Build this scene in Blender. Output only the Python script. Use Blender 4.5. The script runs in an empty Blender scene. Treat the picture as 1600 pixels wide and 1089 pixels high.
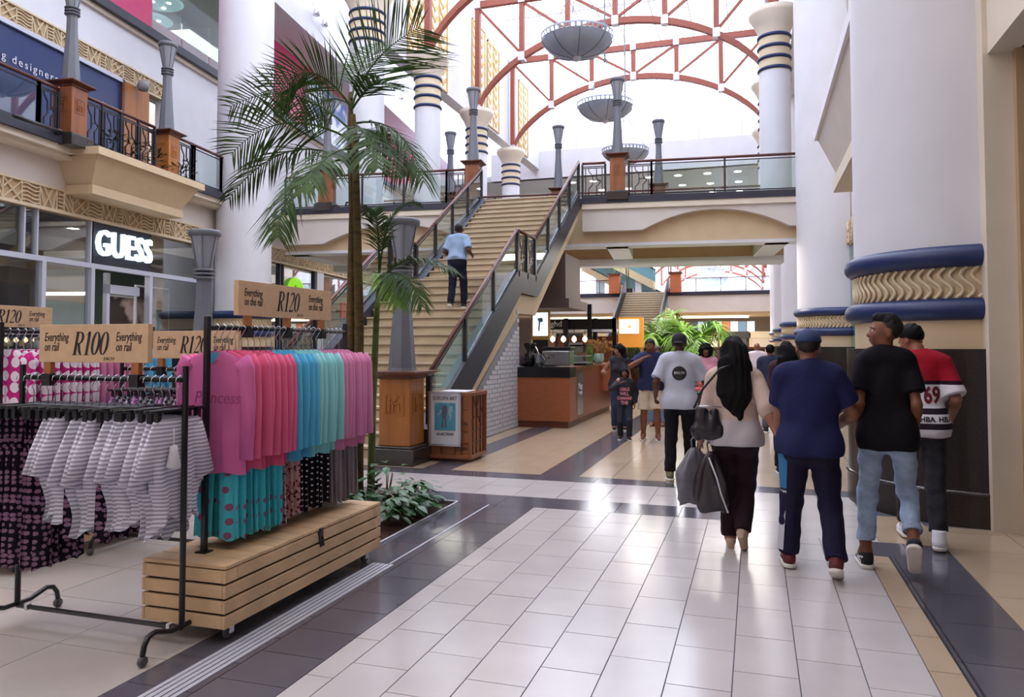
import bpy, math, random
import numpy as np
from mathutils import Vector, Matrix
from mathutils.bvhtree import BVHTree
random.seed(7); np.random.seed(7)
scn = bpy.context.scene
COL = scn.collection
PI = math.pi
# ---------------------------------------------------------------- camera, daylight, exposure
cam_data = bpy.data.cameras.new('camera'); cam = bpy.data.objects.new('camera', cam_data); COL.objects.link(cam)
cam.location = (0, 0, 1.6)
cam.rotation_euler = (math.radians(90 + 2.2), 0, math.atan(379 / 1184))
cam_data.sensor_width = 36; cam_data.lens = 36 * 1184 / 1600; cam_data.shift_y = -50 / 1600
cam_data.clip_start = 0.05; cam_data.clip_end = 300
scn.camera = cam
scn.view_settings.view_transform = 'Standard'; scn.view_settings.look = 'None'
scn.view_settings.gamma = 1.0; scn.view_settings.use_curve_mapping = False
scn.view_settings.exposure = 0.14
scn.cycles.use_denoising = True
scn.cycles.max_bounces = 8; scn.cycles.diffuse_bounces = 4; scn.cycles.glossy_bounces = 4
scn.cycles.transparent_max_bounces = 16; scn.cycles.sample_clamp_indirect = 6
world = bpy.data.worlds.new('daylight'); scn.world = world; world.use_nodes = True
wb = world.node_tree.nodes['Background']
wb.inputs[0].default_value = (0.85, 0.88, 1.0, 1); wb.inputs[1].default_value = 5.4
def area_light(name, loc, size, power, col=(1, 1, 1), rot=(0, 0, 0)):
    l = bpy.data.lights.new(name, 'AREA'); l.shape = 'RECTANGLE'; l.size, l.size_y = size; l.energy = power; l.color = col
    o = bpy.data.objects.new(name, l); COL.objects.link(o); o.location = loc; o.rotation_euler = rot
    return o
area_light('front_hall_fill', (-5, 0, 13.4), (14, 9), 620, (1, .95, .98))  # unseen fill, added to lift the ambient light near the camera
area_light('shop_light', (-15.2, 13.5, 3.9), (5, 2), 90, (1, .93, .85), (0, 0, math.radians(98)))
area_light('passage_fill', (-1.5, 21.6, 4.25), (4, 1.5), 260, (1, .93, .84))  # added fill without a visible source, brightens the space under the bridge
area_light('kiosk_light', (-4.2, 25.5, 3.6), (4, 2), 120, (1, .9, .78))
area_light('far_hall_fill', (-4, 57, 3.6), (9, 2.5), 900, (1, .9, .75))  # unseen fill, turned up to brighten the far end of the hall
# ---------------------------------------------------------------- helpers
def S(h):
    h = h.lstrip('#'); c = [int(h[i:i + 2], 16) / 255 for i in (0, 2, 4)]
    return tuple(x / 12.92 if x <= .04045 else ((x + .055) / 1.055) ** 2.4 for x in c)
MATS = {}
def mat(name, col, rough=.5, metal=0., spec=.5, var=0., vs=6., bump=0., bs=40., emit=None, es=0., stretch=(1, 1, 1), coat=0.):
    if name in MATS: return MATS[name]
    m = bpy.data.materials.new(name); m.use_nodes = True; nt = m.node_tree; b = nt.nodes['Principled BSDF']
    col = S(col) if isinstance(col, str) else col
    b.inputs['Base Color'].default_value = (*col, 1); b.inputs['Roughness'].default_value = rough
    b.inputs['Metallic'].default_value = metal; b.inputs['Specular IOR Level'].default_value = spec
    if coat: b.inputs['Coat Weight'].default_value = coat; b.inputs['Coat Roughness'].default_value = .1
    if emit is not None:
        b.inputs['Emission Color'].default_value = (*(S(emit) if isinstance(emit, str) else emit), 1); b.inputs['Emission Strength'].default_value = es
    if var or bump:
        tc = nt.nodes.new('ShaderNodeTexCoord'); mp = nt.nodes.new('ShaderNodeMapping'); nt.links.new(tc.outputs['Object'], mp.inputs[0])
        mp.inputs['Scale'].default_value = stretch
    if var:
        n = nt.nodes.new('ShaderNodeTexNoise'); n.inputs['Scale'].default_value = vs; n.inputs['Detail'].default_value = 5; nt.links.new(mp.outputs[0], n.inputs['Vector'])
        r = nt.nodes.new('ShaderNodeValToRGB'); r.color_ramp.elements[0].position = .3; r.color_ramp.elements[1].position = .7
        r.color_ramp.elements[0].color = (*[max(0, x * (1 - var)) for x in col], 1); r.color_ramp.elements[1].color = (*[min(1, x * (1 + var)) for x in col], 1)
        nt.links.new(n.outputs['Fac'], r.inputs[0]); nt.links.new(r.outputs[0], b.inputs['Base Color'])
    if bump:
        n2 = nt.nodes.new('ShaderNodeTexNoise'); n2.inputs['Scale'].default_value = bs; n2.inputs['Detail'].default_value = 3; nt.links.new(mp.outputs[0], n2.inputs['Vector'])
        bp = nt.nodes.new('ShaderNodeBump'); bp.inputs['Strength'].default_value = bump; bp.inputs['Distance'].default_value = .02
        nt.links.new(n2.outputs['Fac'], bp.inputs['Height']); nt.links.new(bp.outputs[0], b.inputs['Normal'])
    MATS[name] = m
    return m
def glass(name, tint=(1, 1, 1), refl=.12, rough=.02, edge=.6):
    if name in MATS: return MATS[name]
    m = bpy.data.materials.new(name); m.use_nodes = True; nt = m.node_tree; nt.nodes.clear()
    out = nt.nodes.new('ShaderNodeOutputMaterial'); mx = nt.nodes.new('ShaderNodeMixShader'); t = nt.nodes.new('ShaderNodeBsdfTransparent'); g = nt.nodes.new('ShaderNodeBsdfGlossy')
    t.inputs[0].default_value = (*tint, 1); g.inputs['Roughness'].default_value = rough
    lw = nt.nodes.new('ShaderNodeLayerWeight'); lw.inputs[0].default_value = .3
    mr = nt.nodes.new('ShaderNodeMapRange'); mr.inputs['To Min'].default_value = refl; mr.inputs['To Max'].default_value = edge
    nt.links.new(lw.outputs['Facing'], mr.inputs[0]); nt.links.new(mr.outputs[0], mx.inputs[0])
    nt.links.new(t.outputs[0], mx.inputs[1]); nt.links.new(g.outputs[0], mx.inputs[2]); nt.links.new(mx.outputs[0], out.inputs[0])
    MATS[name] = m; return m
def nodes_of(m): return m.node_tree, m.node_tree.nodes, m.node_tree.links
def pattern(name, kind, cols, scale=30., size=.3, rough=.85, axis=2, rand=.0, stretch=(1, 1, 1)):
    """cloth prints: stripes along an axis, round dots, blotches or bands at given heights, in the garment's own coordinates"""
    if name in MATS: return MATS[name]
    m = mat(name, cols[0], rough, spec=.2, bump=.25, bs=90); nt, N, L = nodes_of(m); b = N['Principled BSDF']
    tc = N.new('ShaderNodeTexCoord'); mp = N.new('ShaderNodeMapping'); L.new(tc.outputs['Object'], mp.inputs[0]); mp.inputs['Scale'].default_value = stretch
    cs = [S(c) if isinstance(c, str) else c for c in cols]
    r = N.new('ShaderNodeValToRGB'); r.color_ramp.interpolation = 'CONSTANT'
    if kind == 'stripes':
        w = N.new('ShaderNodeTexWave'); w.wave_type = 'BANDS'; w.bands_direction = 'XYZ'[axis]; w.inputs['Scale'].default_value = scale; w.inputs['Distortion'].default_value = .8; w.inputs['Detail'].default_value = 0; w.inputs['Detail Scale'].default_value = .5
        L.new(mp.outputs[0], w.inputs['Vector']); L.new(w.outputs['Fac'], r.inputs[0]); r.color_ramp.interpolation = 'LINEAR'
        r.color_ramp.elements[0].position = size - .12; r.color_ramp.elements[1].position = size + .12
    elif kind == 'dots':
        w = N.new('ShaderNodeTexVoronoi'); w.voronoi_dimensions = '2D'; mp.inputs['Rotation'].default_value = (PI / 2, 0, 0); w.inputs['Scale'].default_value = scale; w.inputs['Randomness'].default_value = rand
        L.new(mp.outputs[0], w.inputs['Vector']); L.new(w.outputs['Distance'], r.inputs[0]); r.color_ramp.elements[1].position = size
        cs = [cs[1], cs[0]] + cs[2:]
    elif kind == 'blotch':
        w = N.new('ShaderNodeTexNoise'); w.inputs['Scale'].default_value = scale; w.inputs['Detail'].default_value = 3
        L.new(mp.outputs[0], w.inputs['Vector']); L.new(w.outputs['Fac'], r.inputs[0]); r.color_ramp.elements[1].position = size; r.color_ramp.interpolation = 'LINEAR'
        r.color_ramp.elements[0].position = size - .1
    r.color_ramp.elements[0].color = (*cs[0], 1); r.color_ramp.elements[1].color = (*cs[1], 1)
    L.new(r.outputs[0], b.inputs['Base Color'])
    return m
def bands(name, stops, rough=.85, bump=.25):
    """cloth in level colour bands: stops = [(height, colour)] in the garment's own metres"""
    if name in MATS: return MATS[name]
    m = mat(name, stops[0][1], rough, spec=.2, bump=bump, bs=60); nt, N, L = nodes_of(m); b = N['Principled BSDF']
    tc = N.new('ShaderNodeTexCoord'); sp = N.new('ShaderNodeSeparateXYZ'); L.new(tc.outputs['Object'], sp.inputs[0])
    mr = N.new('ShaderNodeMapRange'); mr.inputs['From Min'].default_value = 0; mr.inputs['From Max'].default_value = 2; L.new(sp.outputs[2], mr.inputs[0])
    r = N.new('ShaderNodeValToRGB'); r.color_ramp.interpolation = 'CONSTANT'; L.new(mr.outputs[0], r.inputs[0])
    while len(r.color_ramp.elements) < len(stops): r.color_ramp.elements.new(.5)
    for e, (z, c) in zip(r.color_ramp.elements, stops): e.position = z / 2
    for e, (z, c) in zip(r.color_ramp.elements, stops): e.color = (*S(c), 1)
    L.new(r.outputs[0], b.inputs['Base Color']); return m
class MB:
    def __init__(s): s.v = []; s.f = []
    def add(s, v, f):
        o = len(s.v); s.v += [tuple(p) for p in v]; s.f += [tuple(i + o for i in q) for q in f]; return s
    def box(s, cx, cy, cz, sx, sy, sz, rz=0., tx=1., ty=1.):
        v = []
        for z, kx, ky in ((-1, 1, 1), (1, tx, ty)):
            for x, y in ((-1, -1), (1, -1), (1, 1), (-1, 1)):
                px, py = x * sx / 2 * kx, y * sy / 2 * ky
                v.append((cx + px * math.cos(rz) - py * math.sin(rz), cy + px * math.sin(rz) + py * math.cos(rz), cz + z * sz / 2))
        return s.add(v, [(3, 2, 1, 0), (4, 5, 6, 7), (0, 1, 5, 4), (1, 2, 6, 5), (2, 3, 7, 6), (3, 0, 4, 7)])
    def b2(s, x0, x1, y0, y1, z0, z1): return s.box((x0 + x1) / 2, (y0 + y1) / 2, (z0 + z1) / 2, abs(x1 - x0), abs(y1 - y0), abs(z1 - z0))
    def ext(s, poly, vec):
        """closed outline of 3-D points pushed along vec"""
        n = len(poly); q = [tuple(p[i] + vec[i] for i in range(3)) for p in poly]
        return s.add(list(poly) + q, [tuple(range(n))[::-1], tuple(range(n, 2 * n))] + [(i, (i + 1) % n, (i + 1) % n + n, i + n) for i in range(n)])
    def bar(s, a, b, w, h=None, up=(0, 0, 1)):
        h = h or w; a, b = Vector(a), Vector(b); d = (b - a).normalized(); u = Vector(up)
        if abs(d.dot(u)) > .98: u = Vector((0, 1, 0))
        r = d.cross(u).normalized() * (w / 2); t = r.cross(d).normalized() * (h / 2)
        v = [p + x for p in (a, b) for x in (-r - t, r - t, r + t, -r + t)]
        return s.add(v, [(0, 1, 2, 3), (7, 6, 5, 4), (0, 4, 5, 1), (1, 5, 6, 2), (2, 6, 7, 3), (3, 7, 4, 0)])
    def tube(s, pts, r, n=8, cap=True):
        pts = [Vector(p) for p in pts]; m = len(pts); rs = r if isinstance(r, (list, tuple)) else [r] * m
        v = []; ref = None
        for i, p in enumerate(pts):
            d = (pts[min(i + 1, m - 1)] - pts[max(i - 1, 0)]).normalized()
            if ref is None: ref = d.cross(Vector((0, 0, 1)) if abs(d.z) < .9 else Vector((1, 0, 0))).normalized()
            ref = (ref - d * ref.dot(d)).normalized(); w = d.cross(ref)
            for k in range(n):
                a = 2 * PI * k / n; v.append(p + (ref * math.cos(a) + w * math.sin(a)) * rs[i])
        f = [(i * n + k, i * n + (k + 1) % n, (i + 1) * n + (k + 1) % n, (i + 1) * n + k) for i in range(m - 1) for k in range(n)]
        if cap: f += [tuple(range(n))[::-1], tuple(range((m - 1) * n, m * n))]
        return s.add(v, f)
    def lathe(s, prof, n=32, c=(0, 0), a0=0., a1=2 * PI):
        full = abs(a1 - a0 - 2 * PI) < 1e-6; m = n if full else n + 1
        v = [(c[0] + r * math.cos(a0 + (a1 - a0) * k / n), c[1] + r * math.sin(a0 + (a1 - a0) * k / n), z) for r, z in prof for k in range(m)]
        f = [(i * m + k, i * m + (k + 1) % m, (i + 1) * m + (k + 1) % m, (i + 1) * m + k) for i in range(len(prof) - 1) for k in range(n)]
        return s.add(v, f)
    def grid(s, fn, nu, nv, wrap=False):
        m = nu if wrap else nu + 1
        v = [fn(i / nu, j / nv) for j in range(nv + 1) for i in range(m)]
        return s.add(v, [(j * m + i, j * m + (i + 1) % m, (j + 1) * m + (i + 1) % m, (j + 1) * m + i) for j in range(nv) for i in range(nu)])
    def mesh(s, name):
        me = bpy.data.meshes.new(name); me.from_pydata(s.v, [], s.f); me.update(); return me
    def build(s, name, m, parent=None, smooth=False, loc=None, rz=None, bevel=0.):
        return mk(name, s.mesh(name), m, parent, smooth, loc, rz, bevel)
def mk(name, me, m, parent=None, smooth=False, loc=None, rz=None, bevel=0.):
    if m is not None and not me.materials:
        for q in (m if isinstance(m, list) else [m]): me.materials.append(q)
    if smooth: me.polygons.foreach_set('use_smooth', [True] * len(me.polygons))
    o = bpy.data.objects.new(name, me); COL.objects.link(o)
    if parent is not None: o.parent = parent
    if loc is not None: o.location = loc
    if rz is not None: o.rotation_euler[2] = rz
    if bevel:
        b = o.modifiers.new('edge', 'BEVEL'); b.width = bevel; b.segments = 2; b.limit_method = 'ANGLE'
    return o
def tag(o, label=None, cat=None, group=None, kind=None):
    for k, x in (('label', label), ('category', cat), ('group', group), ('kind', kind)):
        if x: o[k] = x
    return o
def thing(name, label, cat, loc=(0, 0, 0), rz=0., group=None):
    o = bpy.data.objects.new(name, None); COL.objects.link(o); o.empty_display_size = .1
    o.location = loc; o.rotation_euler = (0, 0, rz); return tag(o, label, cat, group)
def struct(o): o['kind'] = 'structure'; return o
KIDS = {}
def kids(o):
    return [c for c in COL.objects if c.parent == o]
def family(o): return (o, [family(c) for c in kids(o)])
def copy_family(fam, parent=None):
    o, ch = fam; c = o.copy(); COL.objects.link(c)
    if parent is not None: c.parent = parent
    for x in ch: copy_family(x, c)
    return c
NTH = ['first', 'second', 'third', 'fourth', 'fifth', 'sixth', 'seventh', 'eighth', 'ninth', 'tenth', 'eleventh', 'twelfth', 'thirteenth', 'fourteenth', 'fifteenth', 'sixteenth', 'seventeenth', 'eighteenth', 'nineteenth', 'twentieth', 'twenty-first', 'twenty-second', 'twenty-third', 'twenty-fourth', 'twenty-fifth', 'twenty-sixth', 'twenty-seventh', 'twenty-eighth']
def text_mesh(txt, size, depth=.002, shear=0., bold=0., xs=1., align='CENTER', spacing=1.):
    cu = bpy.data.curves.new('lettering', 'FONT'); cu.body = txt; cu.size = size; cu.extrude = depth; cu.shear = shear; cu.offset = bold; cu.align_x = align; cu.align_y = 'CENTER'; cu.resolution_u = 3; cu.space_character = spacing
    o = bpy.data.objects.new('lettering', cu); COL.objects.link(o)
    me = bpy.data.meshes.new_from_object(o.evaluated_get(bpy.context.evaluated_depsgraph_get()))
    bpy.data.objects.remove(o); bpy.data.curves.remove(cu)
    if xs != 1.: me.transform(Matrix.Diagonal((xs, 1, 1, 1)))
    return me
def write(txt, size, m, parent, loc, rot=(PI / 2, 0, 0), **k):
    """lettering as thin raised letters: local x along the line, upright by rot"""
    o = mk('lettering', text_mesh(txt, size, **k), m, parent); o.location = loc; o.rotation_euler = rot; return o
# thick-and-thin serif strokes for the price boards: each glyph is a list of filled outlines in a 1-high box
def stroke(pts, ws):
    L_, R_ = [], []
    for i, p in enumerate(pts):
        a, b = pts[max(i - 1, 0)], pts[min(i + 1, len(pts) - 1)]; dx, dy = b[0] - a[0], b[1] - a[1]; l = math.hypot(dx, dy) or 1
        nx, ny = -dy / l * ws[i] / 2, dx / l * ws[i] / 2; L_.append((p[0] + nx, p[1] + ny)); R_.append((p[0] - nx, p[1] - ny))
    return [[L_[i], L_[i + 1], R_[i + 1], R_[i]] for i in range(len(pts) - 1)]
def arc(cx, cy, rx, ry, a0, a1, n=14): return [(cx + rx * math.cos(math.radians(a0 + (a1 - a0) * i / n)), cy + ry * math.sin(math.radians(a0 + (a1 - a0) * i / n))) for i in range(n + 1)]
def contrast(n, lo, hi, ph=0): return [lo + (hi - lo) * abs(math.cos(ph + PI * 2 * i / n)) for i in range(n + 1)]
def glyph(ch):
    g = []
    if ch == '0':
        p = arc(.22, .5, .17, .47, 0, 360, 28); g += stroke(p, [.035 + .105 * abs(math.cos(2 * PI * i / 28)) for i in range(29)]); return g, .46
    if ch == '1':
        g += stroke([(.2, 0), (.2, 1)], [.14, .14]); g += stroke([(.06, .015), (.34, .015)], [.03, .03]); g += stroke([(.2, .97), (.05, .85)], [.06, .02]); return g, .4
    if ch == '2':
        p = arc(.21, .74, .155, .23, 160, -25, 12) + [(.27, .48), (.06, .06)]
        g += stroke(p, [.05 + .06 * min(1, i / 6) for i in range(13)] + [.07, .03]); g += stroke([(.04, .05), (.38, .05)], [.1, .09]); g += stroke([(.37, .05), (.41, .2)], [.05, .02]); return g, .45
    if ch == 'R':
        g += stroke([(.14, 0), (.14, 1)], [.145, .145]); g += stroke([(.0, .015), (.28, .015)], [.03, .03]); g += stroke([(.0, .985), (.3, .985)], [.03, .03])
        p = [(.14, .97)] + arc(.28, .74, .17, .235, 90, -90, 12) + [(.14, .5)]; g += stroke(p, [.03] + [.03 + .11 * math.sin(PI * i / 12) for i in range(13)] + [.03])
        g += stroke([(.27, .5), (.36, .2), (.46, .02)], [.12, .13, .09]); g += stroke([(.4, .015), (.56, .015)], [.03, .03]); return g, .58
    return g, .3
def price(txt, h, slant=.2, wide=.95):
    mb = MB(); x = 0
    for ch in txt:
        g, w = glyph(ch)
        for q in g: mb.add([((x + a * wide + b * slant) * h, b * h, 0) for a, b in q], [tuple(range(len(q)))])
        x += w * wide
    for i, p in enumerate(mb.v): mb.v[i] = (p[0] - x * h / 2, p[1] - h / 2, 0)
    return mb
# ---------------------------------------------------------------- materials
m_white = mat('white_plaster', '#d4d4da', .6, var=.03, vs=2)
m_cream = mat('cream_plaster', '#d9cdbb', .6, var=.04, vs=2)
m_fascia = mat('pale_grey_fascia', '#cfc6c0', .6, var=.03, vs=2)
m_tan = mat('tan_plaster', '#b89c78', .65, var=.05, vs=3)
m_beige = mat('beige_plaster', '#cdb795', .65, var=.05, vs=3)
m_relief = mat('relief_plaster', '#d3c2a4', .7, bump=.1)
m_dark = mat('dark_slab_edge', '#2b2c3a', .45)
m_blue = mat('navy_torus_paint', '#15295a', .42, var=.05)
m_granite = mat('dark_granite', '#2a2422', .28, spec=.35, var=.6, vs=90)
m_granite2 = mat('dark_granite_plinth', '#35302e', .2, var=.5, vs=90, coat=.2)
m_salmon = mat('salmon_steel', '#8c4634', .5, var=.06)
m_steel = mat('galvanised_plate', '#c9c9d2', .4, metal=.3)
m_lamp = mat('grey_lamp_paint', '#6a6d76', .45, var=.05, vs=3)
m_lampglass = mat('lantern_glass', '#8e919c', .25, spec=.6)
m_wood = mat('pedestal_wood', '#8a5230', .38, var=.22, vs=9, stretch=(1, 1, .12))
m_wood_h = mat('honey_wood', '#a5672f', .35, var=.2, vs=9, stretch=(1, 1, .12))
m_wood_d = mat('dark_wood_trim', '#5d2f1d', .4, var=.2, vs=10)
m_hand = mat('handrail_wood', '#5a3028', .35, var=.15, vs=12)
m_iron = mat('black_iron', '#1d1d24', .4, spec=.5)
m_glass = glass('rail_glass', (.86, .93, .92), .08)
m_shopglass = glass('shop_glass', (.82, .87, .88), .14, .01)
m_skyglass = glass('roof_glass', (.97, .98, 1), .03, .05, .25)
m_teal = glass('teal_glass', (.55, .78, .8), .2)
m_soil = mat('dark_soil', '#3a2018', .95, var=.4, vs=30, bump=.8, bs=60)
m_leaf = mat('shrub_leaf', '#2d5a2a', .35, var=.4, vs=20)
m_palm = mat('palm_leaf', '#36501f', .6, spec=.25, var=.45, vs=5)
m_palm2 = mat('bright_palm_leaf', '#6f9a35', .45, var=.35, vs=3)  # brighter green leaf colour
m_stem = mat('palm_trunk', '#5c4a26', .8, var=.4, vs=7, bump=.6, bs=12, stretch=(1, 1, 3))
m_rachis = mat('frond_stalk', '#4f5a24', .6)
m_crate = mat('crate_timber', '#d3b18a', .6, var=.16, vs=5, bump=.15, bs=30, stretch=(1, 1, 1))
m_board = mat('price_board_timber', '#d0ae8a', .6, var=.06, vs=25)
m_ink = mat('black_ink', '#1a1216', .6)
m_rack = mat('black_rack_tube', '#16141a', .35)
m_wire = mat('bright_hook_wire', '#c8ccd6', .25, metal=.9)
m_plastic = mat('black_hanger_plastic', '#121116', .3)
m_chrome = mat('chrome', '#d8d8de', .15, metal=1)
m_rubber = mat('grey_rubber', '#55545a', .5)
m_frame = mat('silver_frame', '#b9bcc8', .3, metal=.6)
m_mull = mat('pale_mullion', '#c4c8d8', .35, metal=.2)
m_brick = mat('white_brick', '#c9cbd2', .45, var=.04)
m_mortar = mat('brick_mortar', '#8f9098', .8)
m_tread = mat('stair_stone', '#bcab90', .5, var=.08, vs=4)
m_nosing = mat('stair_nosing', '#6d5a45', .6)
m_pink = mat('pink_hoarding', '#c33a6b', .5, var=.05)
m_red = mat('red_shopfront', '#c8202f', .5)
m_bowl = mat('grey_bowl', '#9aa2b2', .4, metal=.15, var=.12, vs=2)
m_gold = mat('gold_leaf_panel', '#c6a25c', .4, metal=.3)
m_shopdark = mat('shop_dark', '#2a2930', .4)
m_shopnavy = mat('navy_window_film', '#2c3d68', .3, var=.05, vs=1)
m_signglow = mat('sign_glow', '#dff4fb', .4, emit='#dff4fb', es=1.1)
m_lampglow = mat('downlight_glow', '#ffffff', .4, emit=(1, .95, .85), es=12)
m_warmglow = mat('warm_bulb_glow', '#ffe2b0', .4, emit=(1, .8, .5), es=4)
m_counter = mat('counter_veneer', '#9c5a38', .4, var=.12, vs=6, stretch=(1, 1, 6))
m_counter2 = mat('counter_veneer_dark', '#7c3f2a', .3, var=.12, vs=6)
m_black = mat('black_laminate', '#15151a', .25)
m_stainless = mat('stainless', '#a9adb4', .25, metal=.9)
# ---------------------------------------------------------------- floor of real tiles
def tile_mat(name, col, rough=.2, amount=.06):
    m = mat(name, col, rough, spec=1.); nt, N, L = nodes_of(m); b = N['Principled BSDF']
    g = N.new('ShaderNodeNewGeometry'); n = N.new('ShaderNodeTexNoise'); n.inputs['Scale'].default_value = 2.3; n.inputs['Detail'].default_value = 6; L.new(g.outputs['Position'], n.inputs['Vector'])
    oi = N.new('ShaderNodeObjectInfo'); ad = N.new('ShaderNodeMath'); ad.operation = 'ADD'; L.new(n.outputs['Fac'], ad.inputs[0])
    mu = N.new('ShaderNodeMath'); mu.operation = 'MULTIPLY'; mu.inputs[1].default_value = .35; L.new(oi.outputs['Random'], mu.inputs[0]); L.new(mu.outputs[0], ad.inputs[1])
    r = N.new('ShaderNodeValToRGB'); c = S(col); r.color_ramp.elements[0].position = .35; r.color_ramp.elements[1].position = 1.
    r.color_ramp.elements[0].color = (*[x * (1 - amount) for x in c], 1); r.color_ramp.elements[1].color = (*[x * (1 + amount * 1.6) for x in c], 1)
    L.new(ad.outputs[0], r.inputs[0]); L.new(r.outputs[0], b.inputs['Base Color']); return m
T_LIGHT = tile_mat('light_floor_tile', '#bdb6b3', .2); T_TAN = tile_mat('tan_floor_tile', '#b39c83', .2); T_DARK = tile_mat('slate_floor_tile', '#57545c', .15, .16); T_PALE = tile_mat('pale_floor_tile', '#b9b0ab', .25)
m_grout = mat('dark_grout', '#4a4a55', .7)
sps, cps = math.sin(math.atan(379 / 1184)), math.cos(math.atan(379 / 1184))
def proj(X, Y, Z):
    xc = X * cps + Y * sps; d = -X * sps + Y * cps
    return (800 + 1184 * xc / d, 540 - 1184 * (Z - 1.6) / d, d)
TILES = []
def lay(x0, x1, y0, y1, w, l, m, bond=True, ph=0.):
    n = max(1, round((x1 - x0) / w)); w = (x1 - x0) / n
    for i in range(n):
        y = y0 - (((i % 2) * l / 2 if bond else 0) + ph) % l
        while y < y1 - .02:
            a, b = max(y, y0), min(y + l, y1)
            if b - a > .03: TILES.append((x0 + i * w, x0 + (i + 1) * w, a, b, m))
            y += l
lay(-1.95, .795, 2.6, 7.27, .305, .485, T_LIGHT, True, .11)
lay(-2.1, -1.95, 2.6, 7.27, .15, .485, T_LIGHT, True, .3); lay(.795, .95, 2.6, 6.4, .155, .485, T_TAN, True, .3)
lay(-2.87, -2.1, 2.6, 7.27, .385, .34, T_DARK)
lay(-9.6, -4.32, 2.6, 7.27, .6, .6, T_PALE, False); lay(-4.32, -2.87, 2.6, 5.5, .6, .6, T_PALE, False)
lay(-11.5, -.1, 7.27, 7.75, .61, .48, T_DARK, False); lay(-11.5, -.1, 7.75, 8.75, .485, .5, T_LIGHT, True); lay(-11.5, .6, 8.75, 9.12, .61, .37, T_DARK, False)
lay(.95, 1.42, 2.6, 6.4, .47, .6, T_DARK, False); lay(-.1, 1.42, 6.4, 6.85, .305, .45, T_DARK, False)
lay(-.1, .95, 6.85, 8.75, .305, .485, T_LIGHT, True); lay(1.42, 2.6, 2.6, 7.6, .6, .6, T_TAN, False); lay(.95, 1.42, 6.85, 7.9, .47, .6, T_TAN, False)
lay(-12, -4.15, 9.12, 16, .61, .61, T_TAN, False); lay(-4.15, -3.75, 9.12, 24, .4, .61, T_DARK, False); lay(-3.75, -2.55, 9.12, 24, .4, .61, T_TAN, True)
lay(-2.55, -2.07, 9.12, 24, .48, .61, T_DARK, False); lay(-2.07, 1.2, 9.12, 24, .41, .61, T_TAN, True)
_TF = []
for t in TILES:
    q = [proj(x, y, 0) for x, y in ((t[0], t[2]), (t[1], t[2]), (t[1], t[3]), (t[0], t[3]))]
    cx, cy = sum(p[0] for p in q) / 4, sum(p[1] for p in q) / 4
    ar = abs(sum(q[i][0] * q[(i + 1) % 4][1] - q[(i + 1) % 4][0] * q[i][1] for i in range(4))) / 2
    inside = -40 < cx < 1640 and cy < 1110 and min(p[2] for p in q) > .5
    _TF.append((ar if inside else 0, t))
_TF.sort(key=lambda a: -a[0])
fl = MB(); G = .002
for x0, x1, y0, y1 in ((-40, 20, -8, 5.5), (-40, -4.3, 5.5, 7.3), (-2.9, 20, 5.5, 7.3), (-40, 20, 7.3, 75)): fl.b2(x0, x1, y0, y1, -.3, -.003)
floor = struct(fl.build('floor', m_grout))
_cache = {}
def one_tile(t, parent):
    w, l = round(t[1] - t[0] - 2 * G, 3), round(t[3] - t[2] - 2 * G, 3); k = (w, l, t[4].name)
    if k not in _cache:
        me = MB().box(0, 0, -.009, w, l, .02, tx=1 - .002 / w, ty=1 - .002 / l).mesh('tile'); me.materials.append(t[4]); _cache[k] = me
    return mk('tile', _cache[k], None, parent, loc=((t[0] + t[1]) / 2, (t[2] + t[3]) / 2, random.uniform(-.0004, .0004)))
for a, t in _TF[:290]: one_tile(t, floor)
for m, nm in ((T_LIGHT, 'light_tile'), (T_TAN, 'tan_tile'), (T_DARK, 'dark_tile'), (T_PALE, 'pale_tile')):
    mb = MB()
    for a, t in _TF[290:]:
        if t[4] is m: mb.b2(t[0] + G, t[1] - G, t[2] + G, t[3] - G, -.019, .001)
    if mb.v: o = mb.build(nm, m, floor); o['kind'] = 'stuff'
def big(x0, x1, y0, y1, m): o = MB().b2(x0, x1, y0, y1, -.02, .0005).build('tile_field', m, floor); o['kind'] = 'stuff'
big(-13, -4.15, 16.02, 24, T_TAN); big(-13, 1.2, 24.02, 70, T_TAN); big(1.22, 3.5, 9.14, 70, T_TAN); big(-13, -9.62, 2.6, 7.25, T_PALE); big(-6, 4, -7, 2.58, T_LIGHT); big(2.62, 6, 2.6, 7.6, T_TAN)
# metal expansion strip beside the crate, edge angle of the right-hand dark strip
def strip(nm, label, rects, m=m_steel):
    t = thing(nm, label, 'floor strip')
    for r in rects: MB().b2(*r).build('ridge', m, t)
strip('expansion_strip', 'ribbed silver expansion strip set in the dark floor along the timber crate', [(-2.69 + .035 * i, -2.665 + .035 * i, 2.6, 5.06, 0, .006) for i in range(5)] + [(-2.575, -2.56, 5.08, 7.25, 0, .003)])
strip('edge_strip', 'dark metal edging angle along the slate strip at lower right', [(.945, .955, 2.6, 6.4, 0, .005), (.975, .985, 2.6, 6.4, 0, .005)], m_iron)
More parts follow.
